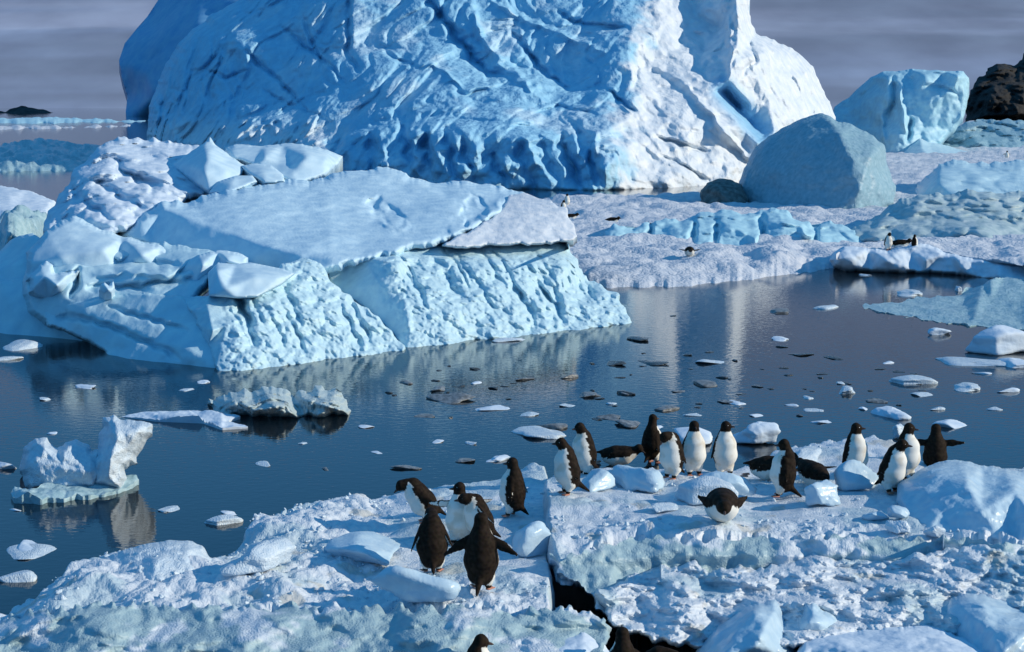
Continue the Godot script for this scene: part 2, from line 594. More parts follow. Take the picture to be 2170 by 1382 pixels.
func build_main_berg() -> void:
	var berg := thing("iceberg", "huge blue iceberg with a fluted foot and a sunlit white flank", "iceberg", on(1000, 405, 0))
	var outline := [[306, 350, 123], [318, 215, 124.5], [340, 160, 126], [365, 110, 127], [400, 70, 128], [450, 30, 129.5], [500, 4, 131], [560, -60, 133], [600, -170, 136],
		[900, -210, 128], [1250, -190, 116], [1450, -160, 111], [1575, -120, 107], [1588, 0, 103.5], [1586, 30, 103.5], [1602, 70, 104.5], [1640, 84, 107], [1680, 102, 109], [1722, 140, 110], [1740, 185, 110], [1758, 215, 110], [1772, 248, 110], [1778, 330, 108],
		[1700, 420, 103], [1590, 420, 96.5], [1500, 420, 92.6], [1400, 420, 89.6], [1250, 420, 90.2], [1100, 420, 96], [900, 420, 102], [720, 420, 108], [500, 420, 116]]
	var inner := [[345, 250, 123], [450, 200, 122], [600, 200, 119], [600, 100, 122.5], [500, 90, 125], [750, 200, 114], [750, 100, 117.5], [750, 0, 121], [900, 60, 115.5], [900, -100, 121],
		[380, 300, 119.5], [460, 262, 119.5], [540, 255, 117.5], [700, 255, 112.5], [620, 300, 112.5], [500, 320, 115.5],
		[720, 330, 108.6], [820, 290, 106], [960, 280, 101.5], [1100, 290, 97.5], [1200, 300, 94.5], [820, 350, 104.6], [960, 350, 100.3], [1100, 350, 96.4],
		[820, 200, 111], [960, 190, 107], [1100, 195, 103], [1250, 230, 97], [1180, 250, 98.4],
		[1000, 100, 111.5], [1060, 150, 107.5], [1150, 80, 107.5], [1150, 0, 111.5], [1250, 60, 104.5], [1250, -80, 110], [1180, 150, 104.5],
		[1330, 250, 92.6], [1300, 330, 89.4], [1350, 300, 91.2], [1290, 270, 93],
		[1400, 330, 91.8], [1480, 330, 93.2], [1540, 370, 93.4], [1420, 380, 90.4], [1330, 390, 88.8],
		[1330, 110, 97.5], [1350, 190, 94.6], [1340, 60, 100], [1400, 0, 103], [1405, 60, 101], [1365, 140, 99],
		[1470, 30, 105], [1440, 100, 101], [1520, 60, 104], [1530, 110, 100], [1480, 130, 100.4],
		[1560, 130, 97.6], [1545, 170, 97.2], [1565, 60, 100.5], [1560, 0, 102],
		[1650, 150, 103], [1620, 110, 101.5], [1630, 200, 100.5], [1700, 230, 104], [1660, 275, 100.5], [1700, 170, 106],
		[1514, 192, 97.2], [1541, 232, 96.4], [1575, 272, 95.6], [1608, 302, 95.4], [1535, 195, 100.6], [1562, 225, 101], [1592, 262, 100], [1620, 290, 98.6], [1590, 218, 98.6], [1642, 280, 98.6],
		[1467, 158, 98.8], [1460, 200, 97], [1500, 260, 94.8], [1540, 320, 94.4], [1590, 330, 95.6], [1430, 250, 94.2], [1405, 220, 95.4], [1460, 290, 93.4]]
	for c in outline + inner:   # the front swings round from facing left to facing the pool
		for k in 6:
			var x0: float = [306, 500, 720, 900, 1100, 1250, 1330][k]
			var x1: float = [306, 500, 720, 900, 1100, 1250, 1330][k + 1]
			if c[0] >= x0 and c[0] < x1:
				c[2] -= lerpf([8, 15, 14, 11, 7, 2.5, 0.0][k], [8, 15, 14, 11, 7, 2.5, 0.0][k + 1], (c[0] - x0) / (x1 - x0))
	var strokes := [
		[11.7, -1.612, [[905, -20], [925, 20], [953, 60], [996, 110], [1022, 148], [1060, 172]]],
		[14.4, 0.992, [[985, 0], [1010, 50], [1050, 120], [1110, 175], [1135, 190]]],
		[7.2, -0.992, [[1080, 60], [1110, 100], [1150, 150], [1200, 185]]],
		[8, -0.868, [[1290, 195], [1320, 215], [1350, 235]], 1],
		[5.6, -0.744, [[1185, 25], [1215, 45], [1260, 55], [1330, 60]]],
		[6.4, 0.62, [[1040, 0], [1100, 35], [1180, 70], [1280, 110]]],
		[6.4, -0.93, [[735, 0], [738, 60], [735, 110], [760, 150]]],
		[5.6, -0.62, [[815, 105], [840, 125], [880, 140]]],
		[5.6, -0.744, [[520, 110], [560, 145], [610, 190], [650, 235]]],
		[4.8, -0.62, [[600, 60], [650, 100], [700, 140], [730, 175]]],
		[4.8, -0.558, [[640, 30], [660, 90], [680, 130]]],
		[4.8, -0.558, [[440, 150], [480, 165], [520, 150]]],
		[4.8, -0.496, [[560, 190], [600, 215], [690, 250]]],
		[4, -0.496, [[420, 110], [400, 170], [390, 240]]],
		[5.6, -0.62, [[350, 180], [345, 230], [330, 280]]],
		[4.8, -0.496, [[960, 195], [990, 200], [1030, 190]]],
		[4.8, 0.496, [[890, 140], [920, 135], [960, 165], [980, 190]]],
		[4, -0.496, [[1130, 240], [1180, 225], [1260, 240]]],
		[6.4, -0.868, [[1390, 290], [1440, 305], [1500, 320]]],
		[4.8, -0.558, [[1400, 330], [1450, 350], [1500, 385]]],
		[8, 0.62, [[1540, 30], [1552, 100], [1545, 165]]],
		[7.2, -0.62, [[1590, 90], [1602, 130], [1570, 160]]],
		[8, 0.806, [[1450, 180], [1500, 230], [1545, 290], [1600, 345]]],
		[10.8, -0.93, [[1345, 135], [1352, 165], [1345, 190]]]]
	# flutes of the foot: clefts between leaning pillars
	var rng := RandomNumberGenerator.new()
	rng.seed = 4
	var x := 728.0
	while x < 1300.0:
		var lean := lerpf(4.0, 60.0, (x - 728.0) / 560.0)
		var top := 290.0 + rng.randf_range(-26, 26) + 14.0 * sin(x * 0.02)
		var deep := rng.randf_range(0.4, 1.1)
		var wide := rng.randf_range(8, 14)
		strokes.append([wide, -deep, [[x - lean * 0.4, top], [x + rng.randf_range(-6, 6), top + 45.0], [x + lean * 0.5, 385.0 + rng.randf_range(-40, 20)]]])
		strokes.append([wide * 1.3, deep * 0.6, [[x + wide * 2.0 - lean * 0.3, top + 8.0], [x + wide * 2.0, top + 50.0], [x + wide * 2.0 + lean * 0.4, 375.0]]])
		x += rng.randf_range(36, 72)
	var bump := func(w: Vector3, px: float, py: float) -> float:
		var p := Vector3(w.x + w.z * 0.3, w.y * 0.8, w.z * 0.5)
		p += Vector3(soft(w, 5.0), soft(w + Vector3(40, 0, 0), 5.0), 0) * 1.2
		var left := 1.0 - smoothstep(1260.0, 1400.0, px)   # the flank on the right is smooth snow ice
		var foot := smoothstep(262.0, 300.0, py + 14.0 * soft(w, 6.0)) * smoothstep(700.0, 760.0, px)
		var wall := 1.0 - foot
		var calm := 0.55 + 0.45 * smoothstep(160.0, 240.0, py)
		var c := (smoothstep(0.0, 0.30, crack(p, 4.2)) * 0.55 + smoothstep(0.0, 0.30, crack(p + Vector3(9, 3, 1), 1.7)) * 0.24) * wall
		var l := lump(p, 1.9) * 0.7 * calm + lump(p + Vector3(3, 7, 1), 0.85) * 0.42 * calm + lump(p, 0.42) * 0.13 + soft(w, 7.0) * 0.8 + soft(w, 0.5) * 0.05
		var pillar := lump(Vector3(w.x - w.y * 0.35, w.y * 0.28, w.z), 1.5) * 1.2 + lump(Vector3(w.x - w.y * 0.3, w.y * 0.6, w.z), 0.7) * 0.4
		var apron := smoothstep(238.0, 262.0, py + 10.0 * soft(w, 5.0)) * (1.0 - smoothstep(690.0, 760.0, px))
		return left * (c + l * (0.7 + 0.3 * apron) + foot * pillar + apron * (lump(p, 0.9) * 0.9 + lump(p, 0.4) * 0.25)) + (1.0 - left) * (fbm(w, 5.0) * 0.6 + maxf(0.0, lump(w, 0.8)) * 0.4 + ridge(w, 6.0) * 0.6)
	# sunlight painted as white on flank and apron over blue ice; random crust patches
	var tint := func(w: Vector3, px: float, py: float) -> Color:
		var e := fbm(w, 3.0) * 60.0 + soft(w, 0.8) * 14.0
		var crust := smoothstep(1290.0, 1350.0, px + e - maxf(0.0, 150.0 - py) * 0.4)  # sunlit whiteness of the flank, put into the colour
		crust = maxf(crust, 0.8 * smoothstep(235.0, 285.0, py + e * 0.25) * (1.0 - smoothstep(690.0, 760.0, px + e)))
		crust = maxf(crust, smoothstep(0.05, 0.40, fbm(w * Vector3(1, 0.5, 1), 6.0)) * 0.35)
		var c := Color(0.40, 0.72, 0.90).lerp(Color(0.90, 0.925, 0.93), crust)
		var gully := 1.0 - smoothstep(8.0, 44.0, Geometry2D.get_closest_point_to_segment(Vector2(px, py), Vector2(1535, 195), Vector2(1615, 288)).distance_to(Vector2(px, py)) + e * 0.12)  # blue shade of the recess painted along the gully
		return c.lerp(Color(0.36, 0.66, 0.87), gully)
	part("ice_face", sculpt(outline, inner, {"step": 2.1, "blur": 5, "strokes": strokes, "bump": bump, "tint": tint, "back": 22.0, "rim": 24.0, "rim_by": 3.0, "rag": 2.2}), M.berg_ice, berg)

	var rear := thing("iceberg", "smooth dark blue iceberg rising behind the huge cracked one", "iceberg", on(400, 250, 0))
	var r_out := [[620, 262, 300], [270, 262, 300], [266, 238, 301], [270, 205, 305], [258, 165, 308], [252, 128, 311], [264, 92, 314], [290, 60, 318], [312, 35, 322], [335, 0, 326], [390, -110, 334], [450, -220, 345], [700, -220, 335]]
	var r_in := [[330, 200, 291], [350, 120, 294], [330, 80, 303], [420, 100, 286], [420, 0, 300], [520, 120, 282], [560, 0, 290], [300, 150, 299]]
	part("ice_face", sculpt(r_out, r_in, {"step": 4.0, "blur": 14, "back": 40.0, "bump": func(w, _a, _b): return fbm(w, 30.0) * 3.0 + soft(w, 9.0) * 0.5}), M.shaded_blue_ice, rear)

func build_mid_berg() -> void:
	var b := thing("iceberg", "low tilted iceberg with a smooth snow top and crumbly faces at the pool", "iceberg", on(700, 760, 0))
	var smooth_b := func(w: Vector3, _x: float, _y: float) -> float: return fbm(w, 3.0) * 0.14 + soft(w, 0.7) * 0.02
	var block_b := func(w: Vector3, _x: float, _y: float) -> float: return fbm(w, 2.4) * 0.22 + lump(w * Vector3(0.5, 1, 1), 1.0) * 0.10
	var crumb := func(w: Vector3, px: float, py: float) -> float:
		var lean := Vector3(w.x - w.y * 0.5, w.y * 0.45, w.z * 0.5)
		var f := lump(lean + Vector3(soft(w, 0.9), soft(w, 0.8), 0) * 0.15, 0.55) * 0.30 + lump(w, 0.17) * 0.10 + lump(w, 0.09) * 0.045 + fbm(w, 0.5) * 0.12
		return f
	# lumps at the rear left
	part("rear_lump", sculpt([[92, 490, 43], [98, 458, 44], [118, 425, 45], [142, 398, 46], [150, 370, 47], [178, 342, 48], [214, 312, 49], [222, 300, 49.5], [250, 292, 50], [290, 297, 50], [335, 294, 50], [372, 302, 50], [412, 308, 49.5], [450, 330, 49], [455, 410, 46], [338, 448, 43], [245, 500, 41.5], [150, 510, 41.5]],
		[[230, 340, 47], [300, 330, 48], [190, 400, 44.6], [280, 390, 45], [360, 370, 46], [180, 450, 42.6], [240, 440, 42.8], [320, 410, 44]],
		{"step": 2.4, "blur": 5, "rag": 5.0, "rim": 16.0, "rim_by": 0.7, "back": 4.0, "strokes": [[12, -0.8, [[240, 350], [300, 380], [340, 400]]], [10, -0.7, [[200, 380], [260, 420], [300, 440]]], [9, -0.6, [[150, 400], [180, 430], [230, 460]]]],
		"bump": func(w: Vector3, _x: float, _y: float) -> float: return lump(w, 0.8) * 0.5 + lump(w, 0.3) * 0.22 + fbm(w, 2.5) * 0.5}), M.snow, b)
	# blocks piled on the crest
	part("crest_block", sculpt([[478, 315, 49], [500, 305, 49], [560, 309, 48.6], [598, 305, 48.8], [640, 304, 48.6], [695, 318, 48.4], [726, 331, 48.6], [716, 346, 47.6], [690, 374, 46.4], [630, 392, 45.6], [585, 375, 46], [540, 350, 46.8], [490, 335, 47.6]],
		[[560, 330, 46.9], [650, 330, 46.5], [690, 340, 46.7], [620, 360, 46.2], [590, 345, 46.9]], {"step": 2.4, "blur": 8, "rim": 8.0, "rim_by": 0.3, "back": 3.0, "rag": 1.5, "bump": smooth_b}), M.soft_snow, b)
	part("crest_block", sculpt([[362, 352, 47], [392, 330, 47], [420, 312, 47.2], [434, 302, 47.3], [446, 290, 47.4], [456, 306, 47.2], [482, 326, 46.8], [522, 352, 46.3], [510, 372, 45.5], [470, 395, 44.6], [442, 406, 44.4], [412, 385, 45.2]],
		[[440, 330, 45.5], [432, 365, 44.7], [480, 360, 45.2], [400, 350, 45.9]], {"step": 2.4, "blur": 8, "rim": 6.0, "rim_by": 0.2, "back": 2.5, "rag": 1.2, "bump": smooth_b}), M.soft_snow, b)
	part("crest_block", sculpt([[508, 352, 46], [540, 346, 46], [575, 350, 45.8], [600, 370, 45.2], [604, 386, 44.6], [560, 388, 44.4], [530, 370, 45.1]],
		[[560, 368, 44.9], [585, 365, 45.2]], {"step": 2.4, "blur": 8, "rim": 6.0, "rim_by": 0.2, "back": 1.5, "bump": smooth_b}), M.soft_snow, b)
	part("crest_block", sculpt([[442, 408, 44.2], [460, 385, 44.6], [500, 372, 44.8], [535, 372, 44.8], [545, 385, 44.4], [510, 400, 43.8], [480, 412, 43.5]],
		[[490, 388, 44]], {"step": 2.4, "blur": 8, "rim": 6.0, "rim_by": 0.2, "back": 1.5, "bump": smooth_b}), M.soft_snow, b)
	# the tilted snow slab
	part("snow_slab", sculpt([[240, 505, 42], [290, 460, 42], [335, 436, 42.2], [345, 428, 42.6], [400, 425, 42.9], [480, 402, 43.6], [560, 392, 44], [605, 378, 44.6], [660, 382, 44.6], [700, 368, 45.2], [760, 362, 45.6], [822, 354, 46.2], [870, 374, 45.4], [930, 388, 45], [990, 384, 45], [1050, 394, 44.6], [1112, 408, 43.8], [1090, 424, 43.1], [1062, 456, 41.7], [1012, 487, 40.3], [945, 516, 39.1], [860, 532, 38.4], [842, 545, 37.9], [770, 556, 37.5], [700, 578, 37.3], [640, 590, 37.6], [560, 590, 38.5], [430, 570, 39.9], [320, 530, 41.4]],
		[[390, 458, 41.4], [440, 478, 40.7], [490, 496, 39.9], [540, 513, 39.2], [590, 528, 38.6], [640, 540, 38.1], [700, 546, 37.8], [330, 482, 41.9], [420, 512, 40.4], [540, 548, 38.9], [640, 566, 37.8], [600, 450, 41.8], [820, 450, 41.8], [950, 430, 42.6], [700, 400, 43.8], [480, 430, 42.4], [900, 500, 39.7], [760, 520, 39.0]],
		{"step": 2.4, "blur": 7, "back": 3.0, "rim": 18.0, "rim_by": 0.8, "rag": 3.0, "strokes": [[16, -0.35, [[785, 425], [800, 448], [860, 466]]], [10, 0.25, [[800, 470], [870, 482]]], [16, 0.35, [[1065, 430], [1030, 465], [960, 500]]], [30, -0.3, [[1020, 430], [980, 470]]]], "bump": func(w: Vector3, _x: float, _y: float) -> float: return fbm(w, 4.0) * 0.35 + maxf(0.0, ridge(w * Vector3(0.5, 1, 1), 4.0)) * 0.22 + soft(w, 1.6) * 0.06}), M.glazed_snow, b)
	part("overhanging_lip", sculpt([[1078, 416, 43.2], [1110, 409, 43.5], [1160, 424, 43.1], [1198, 440, 42.7], [1206, 462, 42.2], [1224, 502, 41.3], [1214, 510, 41], [1150, 515, 40.2], [1050, 520, 39.4], [960, 524, 38.8], [925, 520, 38.8], [945, 512, 39], [1008, 482, 40.2], [1058, 450, 41.7]],
		[[1150, 470, 41.4], [1100, 480, 40.8], [1180, 500, 40.9], [1100, 440, 42.2]], {"step": 2.0, "blur": 2, "rag": 3.0, "back": 4.0, "rim": 6.0, "rim_by": 0.15, "bump": func(w: Vector3, _x: float, _y: float) -> float: return lump(w * Vector3(1, 0.5, 1), 0.4) * 0.12 + fbm(w, 0.8) * 0.12}), M.lip_snow, b)
	# crumbly faces
	var s1 := []
	var rng := RandomNumberGenerator.new()
	rng.seed = 12
	for k in 22:
		var x := rng.randf_range(860, 1280)
		var y := rng.randf_range(545, 640)
		s1.append([rng.randf_range(5, 9), -rng.randf_range(0.12, 0.3), [[x - 30, y - 25], [x, y + 10], [x + 26, y + 60]]])
	part("crumbly_face", sculpt([[688, 556, 38.2], [770, 543, 38.4], [840, 528, 39], [870, 508, 40.2], [1000, 500, 41], [1180, 500, 42.4], [1202, 520, 42], [1218, 546, 41.4], [1245, 590, 40.7], [1262, 600, 40.5], [1290, 612, 40.1], [1312, 626, 39.8], [1316, 645, 39.5], [1343, 686, 38.8], [1340, 700, 38.7], [1250, 712, 37.9], [1100, 732, 36.7], [1000, 736, 36.1], [860, 755, 35.1], [848, 735, 35.5], [828, 708, 36.1], [798, 684, 36.6], [768, 654, 37.2], [718, 624, 37.8], [692, 592, 38.2]],
		[[870, 545, 38.6], [840, 560, 37.6], [800, 600, 37.2], [860, 640, 36.5], [870, 700, 35.7], [1000, 528, 40.1], [1000, 552, 38.9], [1180, 524, 41.3], [1120, 552, 39.7], [1200, 566, 39.9], [1000, 640, 37.3], [1150, 640, 38.3], [1250, 650, 39.1]],
		{"step": 1.8, "blur": 3, "rag": 3.5, "back": 3.0, "rim": 8.0, "rim_by": 0.25, "strokes": s1, "bump": func(w: Vector3, px: float, py: float) -> float:
			var rough := smoothstep(790.0, 870.0, px + (py - 640.0) * -0.35) * smoothstep(522.0, 555.0, py)
			return crumb.call(w, px, py) * rough + fbm(w, 2.0) * 0.1}), M.rough_ice, b)
	var s2 := []
	for k in 14:
		var x := rng.randf_range(500, 760)
		var y := rng.randf_range(600, 690)
		s2.append([rng.randf_range(5, 9), -rng.randf_range(0.12, 0.28), [[x - 24, y - 30], [x, y + 10], [x + 22, y + 60]]])
	part("crumbly_face", sculpt([[376, 628, 34.9], [440, 626, 34.5], [560, 600, 35.2], [595, 560, 36.2], [640, 547, 36.6], [680, 556, 36.6], [694, 580, 36.3], [700, 596, 36.1], [722, 612, 35.9], [752, 636, 35.7], [790, 662, 35.6], [830, 702, 35.4], [858, 738, 35.1], [856, 752, 35], [700, 776, 33.7], [580, 790, 32.9], [470, 800, 32.3], [456, 783, 32.5], [440, 735, 33.2], [420, 690, 33.8], [400, 660, 34.2]],
		[[440, 655, 33.9], [450, 700, 33.1], [480, 690, 33.4], [560, 650, 34.2], [640, 600, 35.5], [640, 680, 34.3], [740, 700, 34.8], [560, 720, 33.3], [470, 650, 34.1]],
		{"step": 1.8, "blur": 3, "rag": 3.0, "back": 3.0, "rim": 6.0, "rim_by": 0.2, "strokes": s2, "bump": func(w: Vector3, px: float, py: float) -> float:
			var rough := smoothstep(440.0, 500.0, px - maxf(0.0, 700.0 - py) * 0.12)
			return crumb.call(w, px, py) * rough + fbm(w, 1.5) * 0.08}), M.rough_ice, b)
	part("wedge_slab", sculpt([[440, 578, 35.2], [462, 556, 35.8], [500, 560, 35.6], [530, 556, 35.8], [600, 570, 35.4], [623, 580, 35.2], [595, 603, 34.7], [545, 629, 34.1], [500, 631, 34], [443, 627, 34.1]],
		[[460, 575, 34.6], [540, 585, 34.5], [590, 588, 34.7], [480, 610, 34.0]], {"step": 2.0, "blur": 8, "back": 1.6, "rim": 4.0, "rim_by": 0.1, "bump": smooth_b}), M.soft_snow, b)
	# the shaded left side
	part("shaded_wall", sculpt([[92, 668, 36.2], [100, 650, 36.4], [116, 638, 36.4], [175, 640, 35.6], [240, 625, 35.5], [300, 620, 35.3], [384, 628, 34.7], [420, 660, 34.2], [442, 690, 33.8], [462, 735, 33.3], [480, 783, 32.7], [478, 800, 32.6], [340, 790, 33.3], [228, 780, 34], [222, 744, 34.5], [190, 726, 34.9], [150, 706, 35.5], [100, 690, 36]],
		[[180, 670, 35.2], [260, 690, 34.6], [340, 720, 33.8], [400, 740, 33.2], [330, 660, 34.6]], {"step": 2.2, "blur": 8, "back": 3.0, "rim": 6.0, "rim_by": 0.2, "rag": 1.5, "strokes": [[7, -0.25, [[120, 668], [200, 680], [300, 720], [380, 760]]], [6, -0.2, [[230, 650], [330, 680], [400, 700]]]], "bump": block_b}), M.block_ice, b)
	part("worn_boulder", sculpt([[46, 620, 37], [48, 590, 37.4], [58, 560, 37.8], [54, 535, 38.2], [98, 492, 38.6], [128, 466, 39.2], [160, 458, 39.4], [200, 480, 38.8], [260, 500, 38.4], [340, 518, 37.8], [348, 510, 37.9], [365, 518, 37.7], [430, 528, 37.2], [500, 540, 36.8], [522, 545, 36.6], [530, 562, 36.3], [450, 590, 35.6], [402, 650, 34.6], [300, 650, 35.2], [175, 662, 35.6], [95, 690, 36.2], [60, 660, 36.6]],
		[[150, 520, 37.8], [150, 570, 36.7], [280, 545, 37.1], [300, 590, 35.9], [200, 610, 36], [400, 560, 36.2], [110, 610, 36.4], [400, 600, 35.3], [90, 560, 37.2]],
		{"step": 2.2, "blur": 8, "rag": 2.0, "back": 3.5, "rim": 14.0, "rim_by": 0.6, "strokes": [[6, -0.3, [[60, 605], [120, 590], [165, 575]]], [7, -0.5, [[165, 570], [160, 600], [150, 625]]], [7, -0.4, [[175, 560], [280, 552], [380, 560]]], [8, -0.4, [[190, 610], [300, 605], [420, 590]]], [9, 0.3, [[200, 580], [300, 575], [380, 585]]], [6, -0.35, [[360, 595], [400, 565], [450, 545]]]], "bump": block_b}), M.block_ice, b)
	part("low_block", sculpt([[-120, 610, 39], [-40, 598, 38.6], [0, 596, 38.4], [50, 590, 38.2], [70, 640, 37.4], [120, 690, 36.8], [240, 700, 36], [250, 800, 35.5], [120, 790, 36], [0, 760, 37], [-120, 750, 38]],
		[[30, 660, 37.4], [150, 740, 36.2], [60, 720, 36.9], [-40, 680, 38]], {"step": 3.0, "blur": 8, "back": 3.0, "rim": 8.0, "rim_by": 0.4, "bump": smooth_b}), M.block_ice, b)
	part("low_block", sculpt([[-120, 560, 42], [-60, 540, 41.6], [0, 530, 41.2], [40, 500, 41], [70, 492, 40.6], [100, 520, 39.8], [90, 620, 38.4], [-20, 640, 39.4], [-120, 640, 40]],
		[[30, 560, 39.4], [-40, 590, 39.8], [60, 530, 39.8]], {"step": 3.0, "blur": 8, "back": 3.0, "rag": 3.0, "rim": 10.0, "rim_by": 0.5, "bump": block_b}), M.block_ice, b)
	part("snow_cone", sculpt([[52, 596, 36.9], [56, 560, 37.3], [60, 532, 37.7], [98, 492, 38.2], [128, 467, 38.7], [158, 459, 38.9], [200, 480, 38.4], [260, 501, 37.9], [340, 521, 37.3], [380, 542, 37.3], [330, 566, 37.1], [250, 574, 37.2], [170, 592, 36.9], [90, 610, 37.2]],
		[[150, 505, 37.7], [130, 545, 36.9], [220, 530, 37.1], [300, 540, 36.8]], {"step": 2.2, "blur": 10, "rag": 2.0, "back": 1.5, "rim": 12.0, "rim_by": 0.5, "bump": smooth_b}), M.soft_snow, b)
	part("rounded_slab", sculpt([[366, 592, 36.2], [380, 564, 36.3], [420, 540, 36.2], [460, 531, 36.4], [505, 534, 36.4], [526, 546, 36.2], [522, 562, 35.9], [470, 574, 36.2], [440, 594, 35.9], [410, 610, 35.7]],
		[[430, 560, 35.5], [480, 550, 35.7]], {"step": 2.0, "blur": 9, "rag": 1.5, "back": 1.2, "rim": 9.0, "rim_by": 0.3, "bump": smooth_b}), M.soft_snow, b)
	part("snow_knob", sculpt([[60, 620, 36], [64, 585, 36.3], [84, 560, 36.6], [100, 551, 36.7], [112, 562, 36.6], [116, 580, 36.3], [150, 574, 36.2], [168, 572, 36.2], [160, 602, 36.5], [140, 624, 36.4], [100, 642, 36.4]],
		[[95, 585, 36], [120, 605, 35.6]], {"step": 2.0, "blur": 6, "rag": 2.0, "back": 1.0, "rim": 9.0, "rim_by": 0.3, "bump": smooth_b}), M.soft_snow, b)
	part("snow_knob", sculpt([[210, 616, 35.2], [213, 602, 35.2], [222, 598, 35.2], [230, 604, 35.2], [240, 596, 35.2], [243, 610, 35.1], [236, 622, 35], [220, 624, 35]], [[228, 612, 34.9]], {"step": 1.6, "blur": 3, "rag": 1.0, "back": 0.4, "rim": 5.0, "rim_by": 0.15, "bump": smooth_b}), M.soft_snow, b)

func build_far() -> void:
	var rubble := func(w: Vector3, _x: float, _y: float) -> float: return maxf(-0.05, lump(w, 1.1) * 0.22 + fbm(w, 4.0) * 0.22 + lump(w, 0.4) * 0.09)
	# pack ice that fills the bay on the right
	var o := obj("ice_floe", sculpt([[1100, 560, 0.15], [1295, 607, 0.1], [1330, 604, 0.1], [1450, 600, 0.12], [1600, 583, 0.12], [1700, 571, 0.12], [1765, 561, 0.12], [1900, 540, 0.2], [2320, 540, 0.2], [2320, 254, 0.3], [2050, 254, 0.3], [1960, 290, 0.2], [1850, 320, 0.2], [1780, 395, 0.2], [1480, 404, 0.2], [1180, 412, 0.2], [1060, 430, 0.2]],
		[[1300, 540, 0.25], [1500, 550, 0.3], [1400, 580, 0.2], [1250, 470, 0.3], [1400, 450, 0.3], [1900, 400, 0.3], [2100, 340, 0.3], [1650, 545, 0.35]],
		{"lift": 0.0, "step": 3.0, "stepy": 1.3, "blur": 2, "rag": 2.0, "low": -0.1, "rim": 16.0, "rim_by": 0.2, "bump": rubble}), M.far_slush)
	tag(o, "wide flat floe of grey white slush ice below the huge iceberg", "ice floe")
	# ridge of blue ice standing in the pack
	var ridge_b := func(w: Vector3, _x: float, _y: float) -> float: return lump(w * Vector3(1, 0.6, 1), 1.3) * 0.6 + lump(w, 0.45) * 0.2 + fbm(w, 2.0) * 0.3
	var t := thing("ice_ridge", "long blue pressure ridge standing in the flat slush floe", "ice ridge", on(1550, 522, 0))
	part("ridge_face", sculpt([[1278, 520, 56.8], [1282, 490, 57.4], [1300, 476, 57.8], [1340, 484, 57.8], [1372, 470, 58.2], [1410, 464, 58.6], [1440, 470, 58.4], [1490, 452, 58.8], [1530, 444, 59.3], [1572, 452, 59.0], [1610, 450, 59.0], [1640, 444, 59.3], [1672, 452, 59.0], [1702, 468, 58.4], [1722, 480, 58.0], [1760, 466, 58.6], [1790, 480, 58.0], [1815, 488, 57.8], [1832, 506, 57.2], [1828, 526, 56.4], [1600, 530, 55.8], [1400, 528, 56.0]],
		[[1330, 505, 56.4], [1450, 495, 56.5], [1550, 480, 57.0], [1640, 470, 57.4], [1600, 505, 56.0], [1700, 500, 56.3], [1780, 500, 56.6], [1500, 510, 56.0]],
		{"step": 2.2, "blur": 3, "rag": 4.0, "back": 2.0, "rim": 9.0, "rim_by": 0.4, "strokes": [[7, -0.8, [[1380, 470], [1375, 520]]], [8, -0.9, [[1470, 470], [1465, 520]]], [7, -0.8, [[1520, 470], [1512, 520]]], [9, -1.0, [[1612, 460], [1618, 520]]], [8, 0.7, [[1650, 460], [1690, 480], [1720, 500]]], [7, -0.7, [[1730, 480], [1725, 515]]]], "bump": ridge_b}), M.cyan_ice, t)
	# dome-shaped boulder berg
	t = thing("ice_boulder", "big rounded grey blue ice boulder with a bright right side", "ice boulder", on(1730, 455, 0))
	part("ice_face", sculpt([[1563, 418, 76.6], [1564, 395, 76.8], [1574, 362, 77], [1600, 312, 77.2], [1628, 290, 77], [1655, 273, 76.8], [1700, 252, 76.2], [1738, 240, 75.8], [1760, 246, 75.1], [1776, 257, 75], [1805, 264, 74.8], [1850, 288, 74.4], [1874, 308, 74.2], [1880, 350, 74], [1897, 395, 73.8], [1894, 430, 73.4], [1860, 455, 72.4], [1812, 474, 71], [1740, 474, 71], [1650, 466, 73], [1575, 455, 75.5]],
		[[1700, 300, 74.2], [1640, 360, 74.4], [1740, 350, 72.4], [1700, 410, 72.4], [1800, 330, 71.4], [1838, 360, 71.0], [1820, 410, 70.4], [1850, 330, 71.8], [1860, 400, 71.9], [1780, 280, 73.3], [1600, 400, 75.2]],
		{"step": 2.4, "blur": 12, "rag": 1.6, "back": 5.0, "rim": 14.0, "rim_by": 0.8, "bump": func(w: Vector3, px: float, _y: float) -> float: return fbm(w, 3.0) * 0.35 + lump(w, 1.3) * 0.22 + lump(w, 0.4) * 0.05}), M.slate_ice, t)
	t = thing("ice_boulder", "small dark dirty ice boulder against the big rounded one", "ice boulder", on(1530, 445, 0))
	part("ice_face", sculpt([[1484, 425, 75], [1486, 402, 75], [1498, 388, 75.2], [1520, 379, 75.4], [1548, 381, 75.3], [1572, 392, 75], [1585, 420, 74.4], [1580, 452, 73.8], [1500, 452, 74]], [[1530, 410, 73.9], [1550, 430, 73.5]],
		{"step": 2.2, "blur": 4, "rag": 2.0, "back": 2.0, "rim": 8.0, "rim_by": 0.5, "bump": func(w: Vector3, _x: float, _y: float) -> float: return lump(w, 0.8) * 0.25 + fbm(w, 1.2) * 0.2}), M.dirty_ice, t)
	# table-shaped berg further back
	t = thing("iceberg", "small flat-topped iceberg with a grooved pale face beside dark rocks", "iceberg", on(1900, 322, 0))
